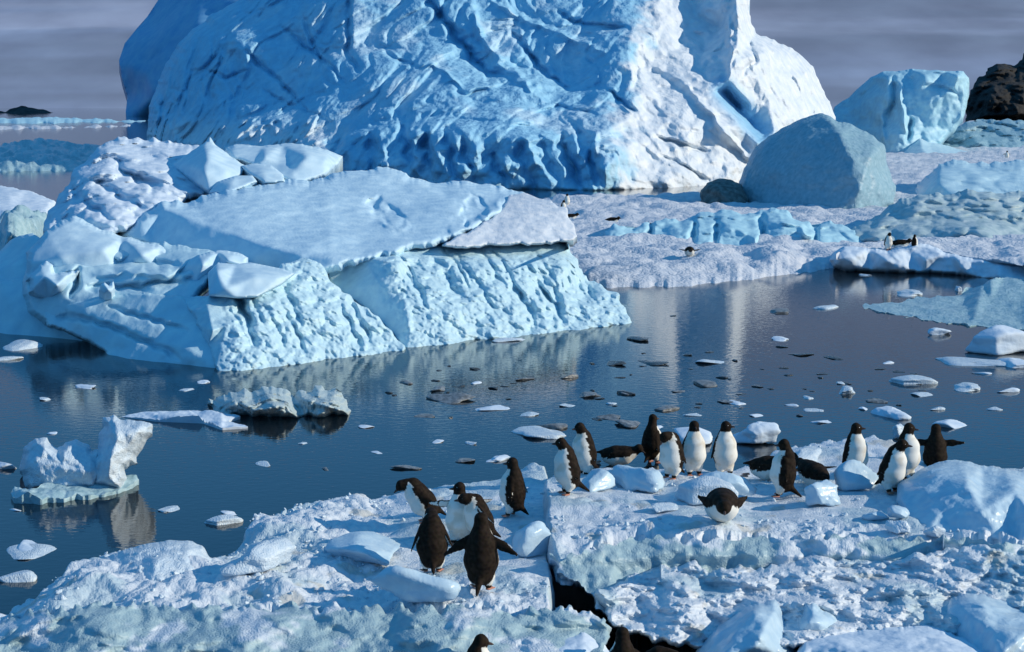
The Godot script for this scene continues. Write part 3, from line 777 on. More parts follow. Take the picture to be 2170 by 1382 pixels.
	part("ice_face", sculpt([[1740, 300, 138.0], [1768, 226, 141.0], [1800, 207, 141.0], [1828, 178, 140.0], [1845, 163, 139.4], [1870, 153, 138.5], [1930, 147, 136.8], [2000, 149, 134.8], [2042, 151, 134.3], [2054, 165, 133.9], [2050, 205, 133.6], [2040, 250, 133.2], [2020, 275, 133.1], [1995, 300, 132.0], [1960, 325, 131.2], [1900, 336, 130.9], [1840, 336, 134.1]],
		[[1800, 240, 139.4], [1830, 215, 137.9], [1880, 200, 134.7], [1905, 260, 132.4], [1940, 200, 133.4], [1990, 210, 131.8], [2020, 190, 131.6], [1870, 290, 132.9], [1960, 270, 132.2], [1850, 270, 135.8], [1880, 165, 135.7], [1960, 160, 133.2], [2030, 160, 131.7]],
		{"step": 2.2, "blur": 4, "rag": 1.4, "back": 9.0, "rim": 5.0, "rim_by": 1.0, "strokes": [[8, -1.2, [[1892, 165], [1895, 210], [1885, 250]]], [7, 1.1, [[1908, 180], [1912, 230], [1918, 280]]], [6, -1.0, [[1930, 250], [1925, 300]]], [6, 0.8, [[1870, 250], [1872, 300]]], [5, -0.6, [[1960, 180], [2000, 185], [2030, 200]]]],
		"bump": func(w: Vector3, _x: float, _y: float) -> float: return lump(w * Vector3(1, 0.4, 1), 2.2) * 0.8 + fbm(w, 4.0) * 0.7}), M.cyan_ice, t)
	# rock
	t = thing("rock_outcrop", "dark rocky outcrop at the far shore", "rock", on(2140, 252, 0))
	part("rock_face", sculpt([[2046, 262, 270], [2050, 205, 272], [2062, 182, 275], [2088, 158, 278], [2092, 142, 279], [2118, 134, 280], [2150, 142, 280], [2160, 128, 280], [2175, 112, 281], [2260, 90, 282], [2340, 262, 275]], [[2100, 200, 268], [2160, 180, 270], [2120, 235, 264], [2220, 180, 270]],
		{"step": 2.5, "blur": 2, "rag": 5.0, "back": 20.0, "rim": 10.0, "rim_by": 3.0, "bump": func(w: Vector3, _x: float, _y: float) -> float: return lump(w, 4.0) * 3.5 + fbm(w, 6.0) * 3.0 + lump(w, 1.5) * 1.0}), M.rock, t)
	# lumps and rubble right of the boulder
	var mound := func(called: String, label: String, mat: Material, out: Array, inn: Array, amp: float, size: float, more := {}) -> void:
		var th := thing(called, label, "ice mound", at(out[0][0], out[0][1], out[0][2]) * Vector3(1, 0, 1))
		var opt := {"step": 2.2, "blur": 3, "rag": 3.5, "back": 4.0, "rim": 10.0, "rim_by": 0.6, "bump": func(w: Vector3, _x: float, _y: float) -> float: return lump(w, size) * amp + fbm(w, size * 2.5) * amp + lump(w, size * 0.35) * amp * 0.35}
		opt.merge(more, true)
		part("ice_face", sculpt(out, inn, opt), mat, th)
	mound.call("ice_mound", "flat pointed ice slab lying in front of the flat-topped iceberg", M.block_ice, [[1905, 340, 128], [1920, 318, 130], [1950, 292, 132], [1970, 300, 132], [2020, 312, 131], [2075, 330, 129], [2070, 342, 126], [1980, 345, 124]], [[1955, 315, 128.5], [2010, 328, 127]], 0.25, 2.0, {"rag": 1.0})
	mound.call("ice_mound", "band of dark crumbled ice rubble below the dark rocks", M.slate_ice, [[1970, 318, 142], [2000, 290, 145], [2030, 266, 147], [2060, 256, 148], [2100, 252, 148], [2170, 258, 148], [2320, 256, 148], [2320, 330, 138], [2100, 330, 138]], [[2060, 285, 143], [2130, 290, 142], [2250, 290, 142]], 1.6, 2.0)
	mound.call("ice_mound", "blue sloping ice mound right of the big rounded boulder", M.block_ice, [[1932, 425, 80], [1940, 402, 81], [1962, 375, 81.6], [1990, 346, 82], [2020, 336, 82.5], [2075, 346, 82], [2120, 344, 82], [2170, 340, 82], [2320, 350, 82], [2320, 440, 76], [2050, 440, 75]], [[1990, 390, 78.4], [2080, 375, 79], [2150, 390, 78], [2050, 420, 76]], 0.8, 2.6, {"rim": 14.0, "rim_by": 1.0, "blur": 8})
	mound.call("ice_mound", "long bank of crumbled grey ice with a green flank behind the right floe", M.bank_ice, [[1780, 514, 57.4], [1810, 478, 58.6], [1850, 462, 59.2], [1880, 440, 59.6], [1905, 424, 59.8], [1960, 410, 60], [2010, 414, 60], [2050, 402, 60], [2110, 410, 60], [2170, 404, 60], [2320, 396, 60], [2320, 524, 55.6], [2100, 524, 55.2], [1930, 520, 55.8]], [[1850, 490, 57.6], [1950, 450, 58.2], [1930, 490, 56.6], [2060, 440, 58.4], [2070, 490, 56], [2170, 450, 58]], 1.0, 1.7, {"rim": 14.0, "rim_by": 0.8})
	# right-hand floe whose edge overhangs the water
	var f := thing("ice_floe", "thick snowy floe with an undercut edge and three penguins on it", "ice floe", on(2000, 575, 0))
	part("floe_top", sculpt([[1772, 536, 0.62], [1790, 526, 0.66], [1880, 532, 0.55], [1950, 526, 0.66], [2005, 536, 0.55], [2060, 548, 0.45], [2120, 556, 0.45], [2200, 560, 0.5], [2330, 556, 0.5], [2330, 500, 0.5], [2100, 500, 0.5], [2000, 505, 0.6], [1880, 512, 0.55], [1800, 518, 0.6]],
		[[1950, 512, 0.62], [2060, 520, 0.55], [2150, 530, 0.6]], {"lift": 0.5, "step": 3.0, "stepy": 1.0, "blur": 2, "low": 0.42, "bump": func(w: Vector3, _x: float, _y: float) -> float: return lump(w, 0.6) * 0.1 + fbm(w, 1.5) * 0.1}), M.far_slush, f)
	part("floe_edge", sculpt([[1757, 550, 49.2], [1763, 536, 49.5], [1788, 522, 49.7], [1840, 525, 49.6], [1880, 530, 49.5], [1920, 523, 49.6], [1950, 515, 49.7], [1985, 525, 49.4], [2010, 537, 49.0], [2060, 547, 48.6], [2110, 549, 48.4], [2125, 557, 48.0], [2190, 558, 48.0], [2320, 556, 48.0], [2320, 612, 46.6], [2180, 606, 47.0], [2130, 600, 47.5], [2080, 592, 48.1], [2040, 585, 48.6], [1960, 580, 49.1], [1850, 578, 49.3], [1790, 575, 49.4], [1765, 565, 49.3]],
		[[1800, 550, 48.9], [1880, 553, 48.8], [1960, 550, 48.8], [2040, 566, 48.1], [2120, 580, 47.4], [2200, 585, 46.8]],
		{"step": 2.0, "blur": 16, "rag": 1.6, "back": 3.0, "shrink": 0.9, "rim": 9.0, "rim_by": 0.5, "bump": func(w: Vector3, _x: float, _y: float) -> float: return fbm(w, 1.8) * 0.3 + lump(w, 0.7) * 0.10}), M.snow, f)
	# low teal tongue half under water
	o = obj("ice_tongue", sculpt([[1828, 648, 0.03], [1900, 640, 0.06], [1960, 630, 0.1], [2040, 622, 0.16], [2085, 600, 0.4], [2100, 588, 0.55], [2130, 586, 0.5], [2190, 606, 0.4], [2330, 610, 0.4], [2330, 720, 0.02], [2170, 700, 0.02], [2060, 690, 0.02], [1960, 676, 0.02], [1880, 664, 0.02]],
		[[2000, 650, 0.1], [2100, 640, 0.2], [2150, 660, 0.14]], {"lift": 0.0, "step": 3.0, "stepy": 1.5, "blur": 3, "rag": 3.0, "low": -0.6, "bump": func(w: Vector3, _x: float, _y: float) -> float: return fbm(w, 1.0) * 0.05}), M.teal_ice)
	tag(o, "smooth teal ice tongue lying half awash in front of the undercut floe", "ice floe")
	# left side: floes in the channel
	for a in [
		["low teal floe with a crumbly crest in the far channel", M.teal_ice, [[-120, 320, 0.9], [20, 302, 0.6], [95, 290, 0.8], [180, 302, 0.6], [260, 312, 0.3], [240, 350, 0.1], [160, 362, 0.05], [0, 366, 0.05], [-120, 366, 0.05]], [[60, 315, 0.8], [140, 330, 0.4]], 0.5],
		["smooth pale snow floe beside the low tilted iceberg", M.snow, [[-120, 388, 0.4], [0, 386, 0.5], [60, 398, 0.4], [126, 420, 0.15], [100, 452, 0.1], [30, 458, 0.1], [-120, 460, 0.1]], [[20, 420, 0.4]], 0.06],
		["patch of teal ice lumps behind the low tilted iceberg", M.teal_ice, [[-120, 462, 0.9], [0, 456, 0.8], [50, 442, 0.9], [100, 450, 0.7], [110, 480, 0.4], [60, 520, 0.2], [0, 530, 0.1], [-120, 530, 0.1]], [[20, 480, 0.9], [60, 470, 0.7]], 0.55],
		["thin strip of broken floe across the far channel", M.far_slush, [[-60, 262, 0.4], [60, 262, 0.3], [150, 262, 0.4], [280, 260, 0.2], [275, 266, 0.2], [120, 270, 0.2], [-60, 272, 0.2]], [[100, 265, 0.4]], 0.3],
		["distant line of drift ice under the glacier shore", M.cyan_ice, [[-60, 246, 0.5], [60, 245, 0.5], [110, 243, 0.6], [170, 247, 0.5], [312, 250, 0.4], [300, 257, 0.2], [120, 259, 0.2], [-60, 258, 0.2]], [[100, 251, 0.6], [40, 251, 0.5]], 0.2]]:
		o = obj("ice_floe", sculpt(a[2], a[3], {"lift": 0.0, "step": 3.5, "stepy": 1.2, "blur": 2, "rag": 2.0, "low": -0.1, "rim": 10.0, "rim_by": 0.4, "bump": func(w: Vector3, _x: float, _y: float) -> float: return (lump(w, 1.0) * 0.5 + fbm(w, 2.0)) * a[4]}), a[1])
		tag(o, a[0], "ice floe")
	# dark low shore under the glacier on the left
	t = thing("rock_outcrop", "low dark rocks at the foot of the glacier shore", "rock", on(40, 245, 0))
	part("rock_face", sculpt([[-80, 256, 330], [-80, 232, 335], [10, 236, 335], [30, 226, 336], [55, 224, 336], [80, 232, 335], [130, 240, 333], [175, 250, 330], [175, 256, 328]], [[50, 242, 326]], {"step": 2.5, "blur": 1, "rag": 3.0, "back": 20.0, "bump": func(w: Vector3, _x: float, _y: float) -> float: return lump(w, 5.0) * 3.0}), M.rock, t)

func build_near() -> void:
	# clean white grains, wetter greenish ice showing through in patches
	var slush_tint := func(w: Vector3, _x: float, _y: float) -> Color:
		var wet := smoothstep(-0.02, 0.30, fbm(w, 1.6)) * 0.85
		var c := Color(0.78, 0.80, 0.82).lerp(Color(0.56, 0.67, 0.70), wet)
		return c.lerp(Color(0.50, 0.44, 0.33), smoothstep(0.38, 0.55, fbm(w + Vector3(31, 0, 7), 0.8)) * 0.5)   # droppings
	var front_tint := func(w: Vector3, _x: float, _y: float) -> Color:
		var clean := smoothstep(0.05, 0.30, fbm(w * Vector3(1, 1.6, 1), 0.9))
		return Color(0.42, 0.55, 0.57).lerp(Color(0.76, 0.79, 0.81), clean)
	var grit := func(w: Vector3, _x: float, _y: float) -> float:
		return fbm(w, 1.5) * 0.14 + lump(w, 0.36) * 0.09 * (0.5 + soft(w, 1.3)) + lump(w, 0.12) * 0.035 + soft(w, 0.05) * 0.005
	var trod := func(w: Vector3, _x: float, _y: float) -> float:
		return fbm(w, 1.6) * 0.07 + lump(w, 0.4) * 0.03 + lump(w, 0.13) * 0.014 * (1.0 + 2.0 * soft(w, 0.9))
	# left floe
	var f := thing("ice_floe", "low crumbly floe of grainy ice with six penguins at its right end", "ice floe", on(700, 1300, 0))
	part("floe_top", sculpt([[-60, 1330, 0.3], [30, 1282, 0.25], [80, 1256, 0.35], [128, 1226, 0.4], [146, 1210, 0.4], [190, 1188, 0.35], [240, 1172, 0.35], [320, 1160, 0.35], [440, 1180, 0.3], [500, 1152, 0.3], [532, 1110, 0.3], [560, 1086, 0.3], [620, 1066, 0.35], [700, 1046, 0.4], [760, 1036, 0.4], [800, 1042, 0.35], [870, 1032, 0.4], [960, 1024, 0.4], [1060, 1010, 0.4], [1110, 982, 0.5], [1140, 972, 0.55], [1166, 986, 0.55], [1170, 1040, 0.5], [1172, 1150, 0.5], [1172, 1285, 0.5], [1280, 1310, 0.35], [1200, 1330, 0.4], [1000, 1302, 0.5], [700, 1305, 0.5], [300, 1300, 0.5], [100, 1305, 0.45], [-60, 1350, 0.3]],
		[[300, 1250, 0.62], [600, 1250, 0.55], [900, 1240, 0.52], [1100, 1240, 0.52], [600, 1150, 0.45], [800, 1120, 0.45], [1000, 1100, 0.45], [1100, 1060, 0.48], [400, 1210, 0.6], [200, 1230, 0.55], [1040, 1170, 0.5], [700, 1200, 0.52]],
		{"tint": slush_tint, "lift": 0.4, "step": 2.6, "stepy": 1.4, "blur": 3, "rag": 4.0, "low": 0.1, "rim": 12.0, "rim_by": 0.3, "bump": func(w: Vector3, px: float, py: float) -> float:
			var t := smoothstep(760.0, 900.0, px) * (1.0 - smoothstep(1225.0, 1275.0, py))
			return lerpf(grit.call(w, px, py) * 1.2, trod.call(w, px, py), t)}), M.slush, f)
	part("floe_front", sculpt([[-60, 1322, 16.05], [100, 1288, 15.85], [300, 1280, 15.80], [500, 1288, 15.75], [700, 1285, 15.75], [900, 1290, 15.75], [1000, 1284, 15.75], [1100, 1296, 15.75], [1180, 1290, 15.85], [1285, 1308, 15.85], [1290, 1420, 14.75], [900, 1440, 14.65], [400, 1440, 14.65], [-60, 1440, 14.85]],
		[[200, 1310, 15.45], [600, 1318, 15.40], [1000, 1320, 15.35], [300, 1370, 15.25], [700, 1372, 15.20], [1100, 1370, 15.10], [150, 1345, 15.30]],
		{"tint": front_tint, "step": 2.4, "blur": 3, "rag": 12.0, "shrink": 0.2, "back": 1.2, "rim": 10.0, "rim_by": 0.08, "bump": func(w: Vector3, px: float, py: float) -> float: return fbm(w, 1.3) * 0.34 + lump(w, 0.4) * 0.12 + lump(w, 0.14) * 0.04}), M.slush, f)
	# right floe
	f = thing("ice_floe", "raised floe of trodden snow that carries the larger penguin group", "ice floe", on(1500, 1150, 0))
	part("floe_top", sculpt([[1150, 1046, 0.72], [1152, 1020, 0.66], [1190, 1000, 0.6], [1290, 985, 0.6], [1400, 985, 0.6], [1500, 990, 0.6], [1590, 985, 0.6], [1640, 950, 0.68], [1690, 936, 0.72], [1780, 926, 0.78], [1850, 918, 0.8], [1900, 935, 0.75], [1985, 985, 0.7], [2170, 985, 0.7], [2330, 985, 0.7], [2330, 1180, 0.7], [2100, 1150, 0.7], [2000, 1142, 0.72], [1900, 1150, 0.7], [1800, 1140, 0.72], [1600, 1142, 0.7], [1480, 1150, 0.7], [1350, 1142, 0.7], [1260, 1160, 0.66], [1230, 1186, 0.62], [1190, 1194, 0.6], [1166, 1160, 0.68], [1158, 1100, 0.72]],
		[[1300, 1050, 0.72], [1500, 1060, 0.72], [1700, 1050, 0.72], [1900, 1040, 0.72], [1400, 1110, 0.74], [1700, 1110, 0.74], [1780, 1000, 0.72], [1700, 965, 0.72], [1210, 1050, 0.74], [1950, 1110, 0.74], [1450, 1010, 0.68]],
		{"tint": slush_tint, "lift": 0.7, "step": 2.6, "stepy": 1.4, "blur": 3, "rag": 4.0, "low": 0.45, "rim": 10.0, "rim_by": 0.22, "bump": func(w: Vector3, px: float, py: float) -> float:
			var t := smoothstep(1095.0, 1125.0, py)
			return lerpf(trod.call(w, px, py), grit.call(w, px, py), t)}), M.slush, f)
	part("floe_front", sculpt([[1160, 1170, 17.1], [1190, 1190, 17.0], [1240, 1165, 17.3], [1340, 1140, 17.6], [1480, 1146, 17.55], [1600, 1138, 17.6], [1700, 1140, 17.6], [1800, 1136, 17.6], [1900, 1146, 17.55], [2000, 1140, 17.6], [2100, 1146, 17.5], [2330, 1164, 17.4], [2330, 1260, 17.4], [2000, 1250, 17.5], [1700, 1250, 17.5], [1500, 1255, 17.45], [1350, 1262, 17.1], [1320, 1300, 16.6], [1290, 1310, 16.4], [1264, 1290, 16.5], [1240, 1240, 16.9], [1180, 1215, 17.0]],
		[[1300, 1190, 17.2], [1400, 1175, 17.35], [1500, 1180, 17.4], [1600, 1175, 17.35], [1700, 1180, 17.4], [1800, 1172, 17.35], [1900, 1180, 17.35], [2100, 1180, 17.3], [1290, 1240, 16.8], [1250, 1200, 17.1]],
		{"tint": front_tint, "step": 2.4, "blur": 3, "rag": 8.0, "shrink": 0.3, "back": 1.0, "bump": func(w: Vector3, _x: float, _y: float) -> float: return fbm(w, 1.0) * 0.2 + lump(w, 0.4) * 0.10 + lump(w, 0.15) * 0.03}), M.slush, f)
	part("slush_shelf", sculpt([[1262, 1262, 16.5], [1290, 1240, 16.8], [1330, 1222, 17], [1380, 1208, 17.2], [1430, 1196, 17.3], [1470, 1190, 17.35], [1500, 1206, 17.2], [1560, 1200, 17.3], [1620, 1204, 17.2], [1680, 1186, 17.4], [1730, 1176, 17.45], [1780, 1186, 17.4], [1850, 1174, 17.45], [1900, 1184, 17.4], [1960, 1170, 17.4], [2000, 1168, 17.4], [2060, 1150, 17.5], [2100, 1158, 17.4], [2330, 1166, 17.3], [2330, 1380, 15.4], [2010, 1372, 15.6], [1860, 1368, 15.7], [1640, 1372, 15.6], [1480, 1370, 15.7], [1400, 1362, 15.8], [1330, 1340, 15.9], [1290, 1318, 16.1]],
		[[1340, 1270, 16.5], [1400, 1250, 16.7], [1450, 1300, 16.2], [1550, 1250, 16.7], [1600, 1300, 16.25], [1700, 1240, 16.8], [1740, 1290, 16.2], [1850, 1240, 16.8], [1900, 1290, 16.3], [1800, 1320, 16.0], [1950, 1230, 16.85], [2050, 1220, 16.9], [2100, 1280, 16.3], [1960, 1320, 16.05]],
		{"tint": slush_tint, "step": 1.8, "blur": 4, "rag": 6.0, "shrink": 0.2, "back": 0.8, "rim": 8.0, "rim_by": 0.15, "bump": func(w: Vector3, px: float, py: float) -> float: return fbm(w, 0.8) * 0.30 + lump(w, 0.35) * 0.16 + lump(w, 0.13) * 0.08 + soft(w, 0.04) * 0.012}), M.slush, f)
	# castle-shaped growler on the left
	var g := thing("growler", "castle shaped lump of white ice with two towers mirrored in dark water", "ice chunk", on(170, 1050, 0))
	var gb := func(w: Vector3, _x: float, _y: float) -> float: return lump(w, 0.36) * 0.10 + lump(w, 0.14) * 0.03 + fbm(w, 0.7) * 0.10
	part("tower", sculpt([[44, 1000, 22.9], [44, 968, 23], [52, 946, 23.1], [74, 930, 23.1], [98, 929, 23.1], [110, 944, 23.1], [122, 950, 23], [138, 936, 23.1], [160, 930, 23.1], [190, 944, 23.1], [193, 958, 23], [215, 945, 23], [222, 1000, 22.9], [200, 1040, 22.7], [60, 1044, 22.7]],
		[[80, 980, 22.65], [130, 990, 22.6], [135, 960, 22.75], [170, 980, 22.75], [190, 1000, 22.6], [95, 950, 22.8]], {"step": 1.8, "blur": 4, "rag": 3.0, "rim": 14.0, "rim_by": 0.3, "back": 0.5, "bump": gb}), M.glassy_ice, g)
	part("tower", sculpt([[196, 1030, 22.8], [192, 990, 22.9], [205, 950, 23], [210, 920, 23], [222, 905, 23], [218, 888, 23.1], [240, 881, 23.1], [262, 888, 23.1], [300, 890, 23.1], [321, 900, 23.1], [323, 920, 23], [300, 945, 23], [288, 968, 22.95], [292, 984, 22.9], [262, 992, 22.8], [268, 1012, 22.75], [255, 1040, 22.6]],
		[[250, 920, 22.65], [290, 915, 22.75], [235, 970, 22.5], [230, 1010, 22.5], [265, 950, 22.65]], {"step": 1.8, "blur": 4, "rag": 3.0, "rim": 14.0, "rim_by": 0.3, "back": 0.5, "bump": gb}), M.glassy_ice, g)
	part("foot", sculpt([[22, 1046, 0.06], [30, 1036, 0.1], [70, 1036, 0.12], [110, 1020, 0.15], [290, 1005, 0.12], [296, 1020, 0.05], [250, 1042, 0.03], [180, 1052, 0.04], [90, 1060, 0.05], [30, 1058, 0.05]], [[60, 1046, 0.14], [150, 1040, 0.1]], {"lift": 0.0, "step": 2.0, "stepy": 1.2, "rag": 2.0, "low": -0.5, "bump": func(w: Vector3, _x: float, _y: float) -> float: return lump(w, 0.2) * 0.06}), M.teal_ice, g)
	# crumbly clump and shard afloat in the pool
	var k := thing("growler", "knobbly pale clump of slush ice afloat in the pool", "ice chunk", on(600, 878, 0))
	part("ice_face", sculpt([[442, 890, 28.1], [446, 850, 28.2], [458, 842, 28.6], [480, 836, 28.8], [500, 826, 29], [540, 828, 29], [575, 818, 29.1], [600, 824, 29], [622, 838, 28.7], [640, 830, 28.8], [680, 818, 29], [715, 830, 28.8], [738, 850, 28.4], [744, 876, 27.9], [740, 890, 28.1], [650, 896, 27.9], [540, 892, 28.0]],
		[[500, 850, 27.8], [570, 845, 27.8], [600, 862, 27.5], [660, 850, 27.8], [700, 862, 27.6], [540, 870, 27.4]], {"step": 1.8, "blur": 4, "rag": 7.0, "rim": 20.0, "rim_by": 1.0, "back": 0.8, "bump": func(w: Vector3, _x: float, _y: float) -> float: return lump(w, 0.28) * 0.3 + lump(w, 0.11) * 0.12 + fbm(w, 0.5) * 0.15}), M.clump_ice, k)
	var o := obj("ice_shard", sculpt([[256, 881, 0.02], [300, 874, 0.05], [400, 868, 0.1], [470, 872, 0.12], [512, 880, 0.06], [480, 892, 0.04], [525, 904, 0.03], [470, 908, 0.03], [430, 894, 0.03], [330, 890, 0.03]], [[420, 880, 0.14], [350, 881, 0.1]], {"lift": 0.0, "step": 2.2, "stepy": 1.2, "low": -0.2, "bump": func(w: Vector3, _x: float, _y: float) -> float: return fbm(w, 0.5) * 0.03}), M.snow)
	tag(o, "long flat white ice shard afloat left of the knobbly clump", "ice chunk")
	# blocks with a clear outline
	var block := func(label: String, mat: Material, out: Array, inn: Array, rough: float, back: float) -> void:
		var th := thing("ice_block", label, "ice chunk", at(out[0][0], out[0][1], out[0][2]) * Vector3(1, 0, 1))
		part("ice_face", sculpt(out, inn, {"step": 2.0, "blur": 14, "rag": 2.0, "rim": 14.0, "rim_by": 0.2, "back": back, "bump": func(w: Vector3, _x: float, _y: float) -> float: return fbm(w, 0.9) * 0.12 + (lump(w, 0.3) * 0.05 + lump(w, 0.12) * 0.03) * rough}), mat, th)
	block.call("big smooth pale blue boulder at the end of the raised floe", M.smooth_ice, [[1900, 1062, 18.9], [1904, 1022, 19.3], [1932, 1010, 19.4], [1958, 988, 19.6], [1990, 978, 19.7], [2040, 975, 19.7], [2080, 988, 19.6], [2130, 994, 19.5], [2170, 1000, 19.5], [2330, 1010, 19.5], [2330, 1190, 17.5], [2150, 1160, 17.7], [2050, 1146, 17.8], [1960, 1132, 18], [1920, 1100, 18.4]],
		[[1960, 1040, 18.7], [1990, 1010, 18.9], [2050, 1020, 18.5], [1990, 1090, 18.1], [2080, 1080, 17.9], [2150, 1040, 18.3], [2200, 1100, 17.6]], 0.5, 1.5)
	block.call("peaked white block standing before the slush shelf", M.smooth_ice, [[1470, 1440, 15.6], [1476, 1382, 15.8], [1500, 1345, 15.9], [1530, 1322, 16], [1558, 1302, 16], [1585, 1282, 16.1], [1612, 1276, 16.1], [1642, 1271, 16.1], [1656, 1290, 16], [1668, 1330, 15.9], [1690, 1366, 15.9], [1700, 1440, 15.6]],
		[[1560, 1340, 15.4], [1600, 1300, 15.6], [1640, 1300, 15.7], [1540, 1390, 15.1], [1600, 1370, 15.1], [1660, 1390, 15.4], [1622, 1330, 15.35]], 0.6, 0.8)
	block.call("small upright block beside the peaked white block", M.smooth_ice, [[1676, 1360, 15.9], [1692, 1312, 16], [1706, 1280, 16], [1722, 1277, 16], [1745, 1292, 16], [1776, 1314, 16], [1772, 1342, 15.9], [1740, 1356, 15.8]], [[1710, 1320, 15.6], [1740, 1320, 15.65], [1722, 1296, 15.8]], 0.4, 0.6)
	block.call("long low snow slab at the foot of the slush shelf", M.snow, [[1680, 1440, 15], [1688, 1388, 15.3], [1700, 1352, 15.6], [1760, 1337, 15.8], [1850, 1334, 15.8], [1920, 1326, 15.9], [1960, 1326, 15.9], [2000, 1334, 15.8], [2046, 1352, 15.6], [2094, 1384, 15.2], [2110, 1440, 14.8]], [[1780, 1365, 15.3], [1900, 1352, 15.5], [1990, 1360, 15.3], [1850, 1390, 15], [2020, 1390, 14.9]], 0.8, 0.6)
	block.call("large round blue boulder beside the long snow slab", M.smooth_ice, [[1988, 1312, 16.2], [1998, 1288, 16.3], [2020, 1264, 16.4], [2050, 1256, 16.4], [2100, 1260, 16.4], [2170, 1276, 16.4], [2330, 1290, 16.4], [2330, 1440, 15], [2110, 1440, 15], [2050, 1376, 15.6], [2004, 1340, 16]], [[2050, 1300, 15.8], [2100, 1330, 15.4], [2180, 1340, 15.2], [2120, 1390, 15], [2080, 1280, 16]], 0.3, 1.2)
	block.call("white lump left of the stooping dark penguin", M.snow, [[1090, 1440, 15], [1098, 1396, 15.2], [1130, 1366, 15.4], [1182, 1348, 15.5], [1238, 1338, 15.5], [1268, 1350, 15.5], [1296, 1384, 15.3], [1316, 1440, 15]], [[1180, 1375, 15.1], [1240, 1365, 15.2], [1220, 1400, 14.9]], 0.8, 0.5)
	block.call("big smooth faced mound of ice at the far left of the crumbly floe", M.glassy_ice, [[186, 1240, 17.2], [192, 1196, 17.6], [240, 1174, 17.7], [310, 1152, 17.8], [368, 1143, 17.8], [408, 1146, 17.8], [432, 1162, 17.7], [446, 1184, 17.6], [470, 1240, 17.2], [400, 1262, 16.9], [280, 1266, 16.9]], [[300, 1200, 17.2], [326, 1190, 17.2], [330, 1230, 16.9], [390, 1175, 17.4], [410, 1220, 17.1], [240, 1225, 17.1]], 1.6, 0.8)

# ---- penguins: tapered bones joined by a smooth minimum and meshed as surface nets ----
var body_cache := {}

func lean_dir(a: float) -> Vector3: return Vector3(0, cos(a), sin(a))

# pose: lean, neck, turn (head left/right), look (beak down), out_l, out_r (flipper spread), swing, prone, tail
func skeleton(p: Dictionary) -> Dictionary:
	var prone: bool = p.get("prone", false)
	var lean: float = p.get("lean", 0.04)
	var hip := Vector3(0, 0.155, -0.025)
	if prone:
		lean = 1.42
		hip = Vector3(0, 0.134, -0.22)
	var a := lean_dir(lean)
	var n := Vector3(0, -sin(lean), cos(lean))
	var belly := hip + a * 0.095 + n * 0.018
	var chest := hip + a * 0.235 + n * 0.016
	var shoulder := hip + a * 0.325 - n * 0.004
	var nk: float = p.get("neck", lean * 0.6 if not prone else 0.75)
	var turn: float = p.get("turn", 0.0)
	var long: float = p.get("long", 1.0)
	var neck := shoulder + lean_dir(lerpf(lean, nk, 0.6)) * 0.075 * long
	var head := neck + lean_dir(nk).rotated(Vector3.UP, turn * 0.5) * 0.062 * long
	var look: float = p.get("look", 0.12)
	var ahead := Vector3(0, -sin(look), cos(look)).rotated(Vector3.UP, turn)
	var brow := head + ahead * 0.034 - Vector3(0, 0.004, 0)
	var bones := []
	bones.append([hip, belly, 0.112, 0.148, 0])
	bones.append([belly, chest, 0.148, 0.130, 0])
	bones.append([chest, shoulder, 0.130, 0.090, 0])
	bones.append([shoulder, neck, 0.083, 0.058, 1])
	bones.append([neck, head, 0.056, 0.056, 2])
	bones.append([head, brow, 0.054, 0.035, 2])
	var tl: float = p.get("tail", 0.15)
	var t0 := hip - n * 0.06 - a * 0.03
	var t1 := t0 + (Vector3(0, -0.62, -0.78) if not prone else Vector3(0, -0.12, -1.0)).normalized() * tl
	if not prone: t1.y = maxf(t1.y, 0.012)
	bones.append([t0, t1, 0.042, 0.011, 4])
	var feet := []
	for s in [-1.0, 1.0]:
		var side := Vector3(s, 0, 0)
		if not prone:
			var stride: float = p.get("stride", 0.0) * s
			var knee := hip + Vector3(s * 0.062, -0.045, 0.02)
			var foot := Vector3(s * 0.062, 0.035, 0.025 + stride)
			bones.append([knee, foot, 0.058, 0.030, 5])
			feet.append(Vector3(foot.x, 0.0, foot.z))
		else:
			feet.append(Vector3(s * 0.06, 0.02, hip.z - 0.14))
		var out: float = p.get("out_l" if s > 0 else "out_r", 0.16)
		var swing: float = p.get("swing", -0.12)
		var root := shoulder - a * 0.045 + side * 0.106
		var dir := (-a * cos(out) + side * sin(out) + n * swing).normalized()
		var flat := dir.cross(n).normalized()
		if flat.dot(side) < 0.0 and out < 1.2: flat = -flat
		if out >= 1.2 and flat.dot(a) < 0.0: flat = -flat
		if out > 0.8: flat = (flat * 0.2 - n).normalized()
		var bend := (dir + n * -0.12).normalized()
		bones.append([root, root + dir * 0.095, 0.042, 0.042, 3, flat])
		bones.append([root + dir * 0.095, root + dir * 0.095 + bend * 0.145, 0.042, 0.018, 3, flat])
	return {"bones": bones, "front": n, "axis": a, "head": head, "ahead": ahead, "brow": brow, "feet": feet, "prone": prone}

func bone_dist(p: Vector3, b: Array) -> float:
	var a: Vector3 = b[0]
	var ab: Vector3 = b[1] - a
	var h := clampf((p - a).dot(ab) / ab.length_squared(), 0.0, 1.0)
	var v := p - a - ab * h
	var r: float = lerpf(b[2], b[3], h)
	if b.size() > 5:
		var f: Vector3 = b[5]
		v += f * v.dot(f) * 1.6
		return (v.length() - r) * 0.6
	return v.length() - r

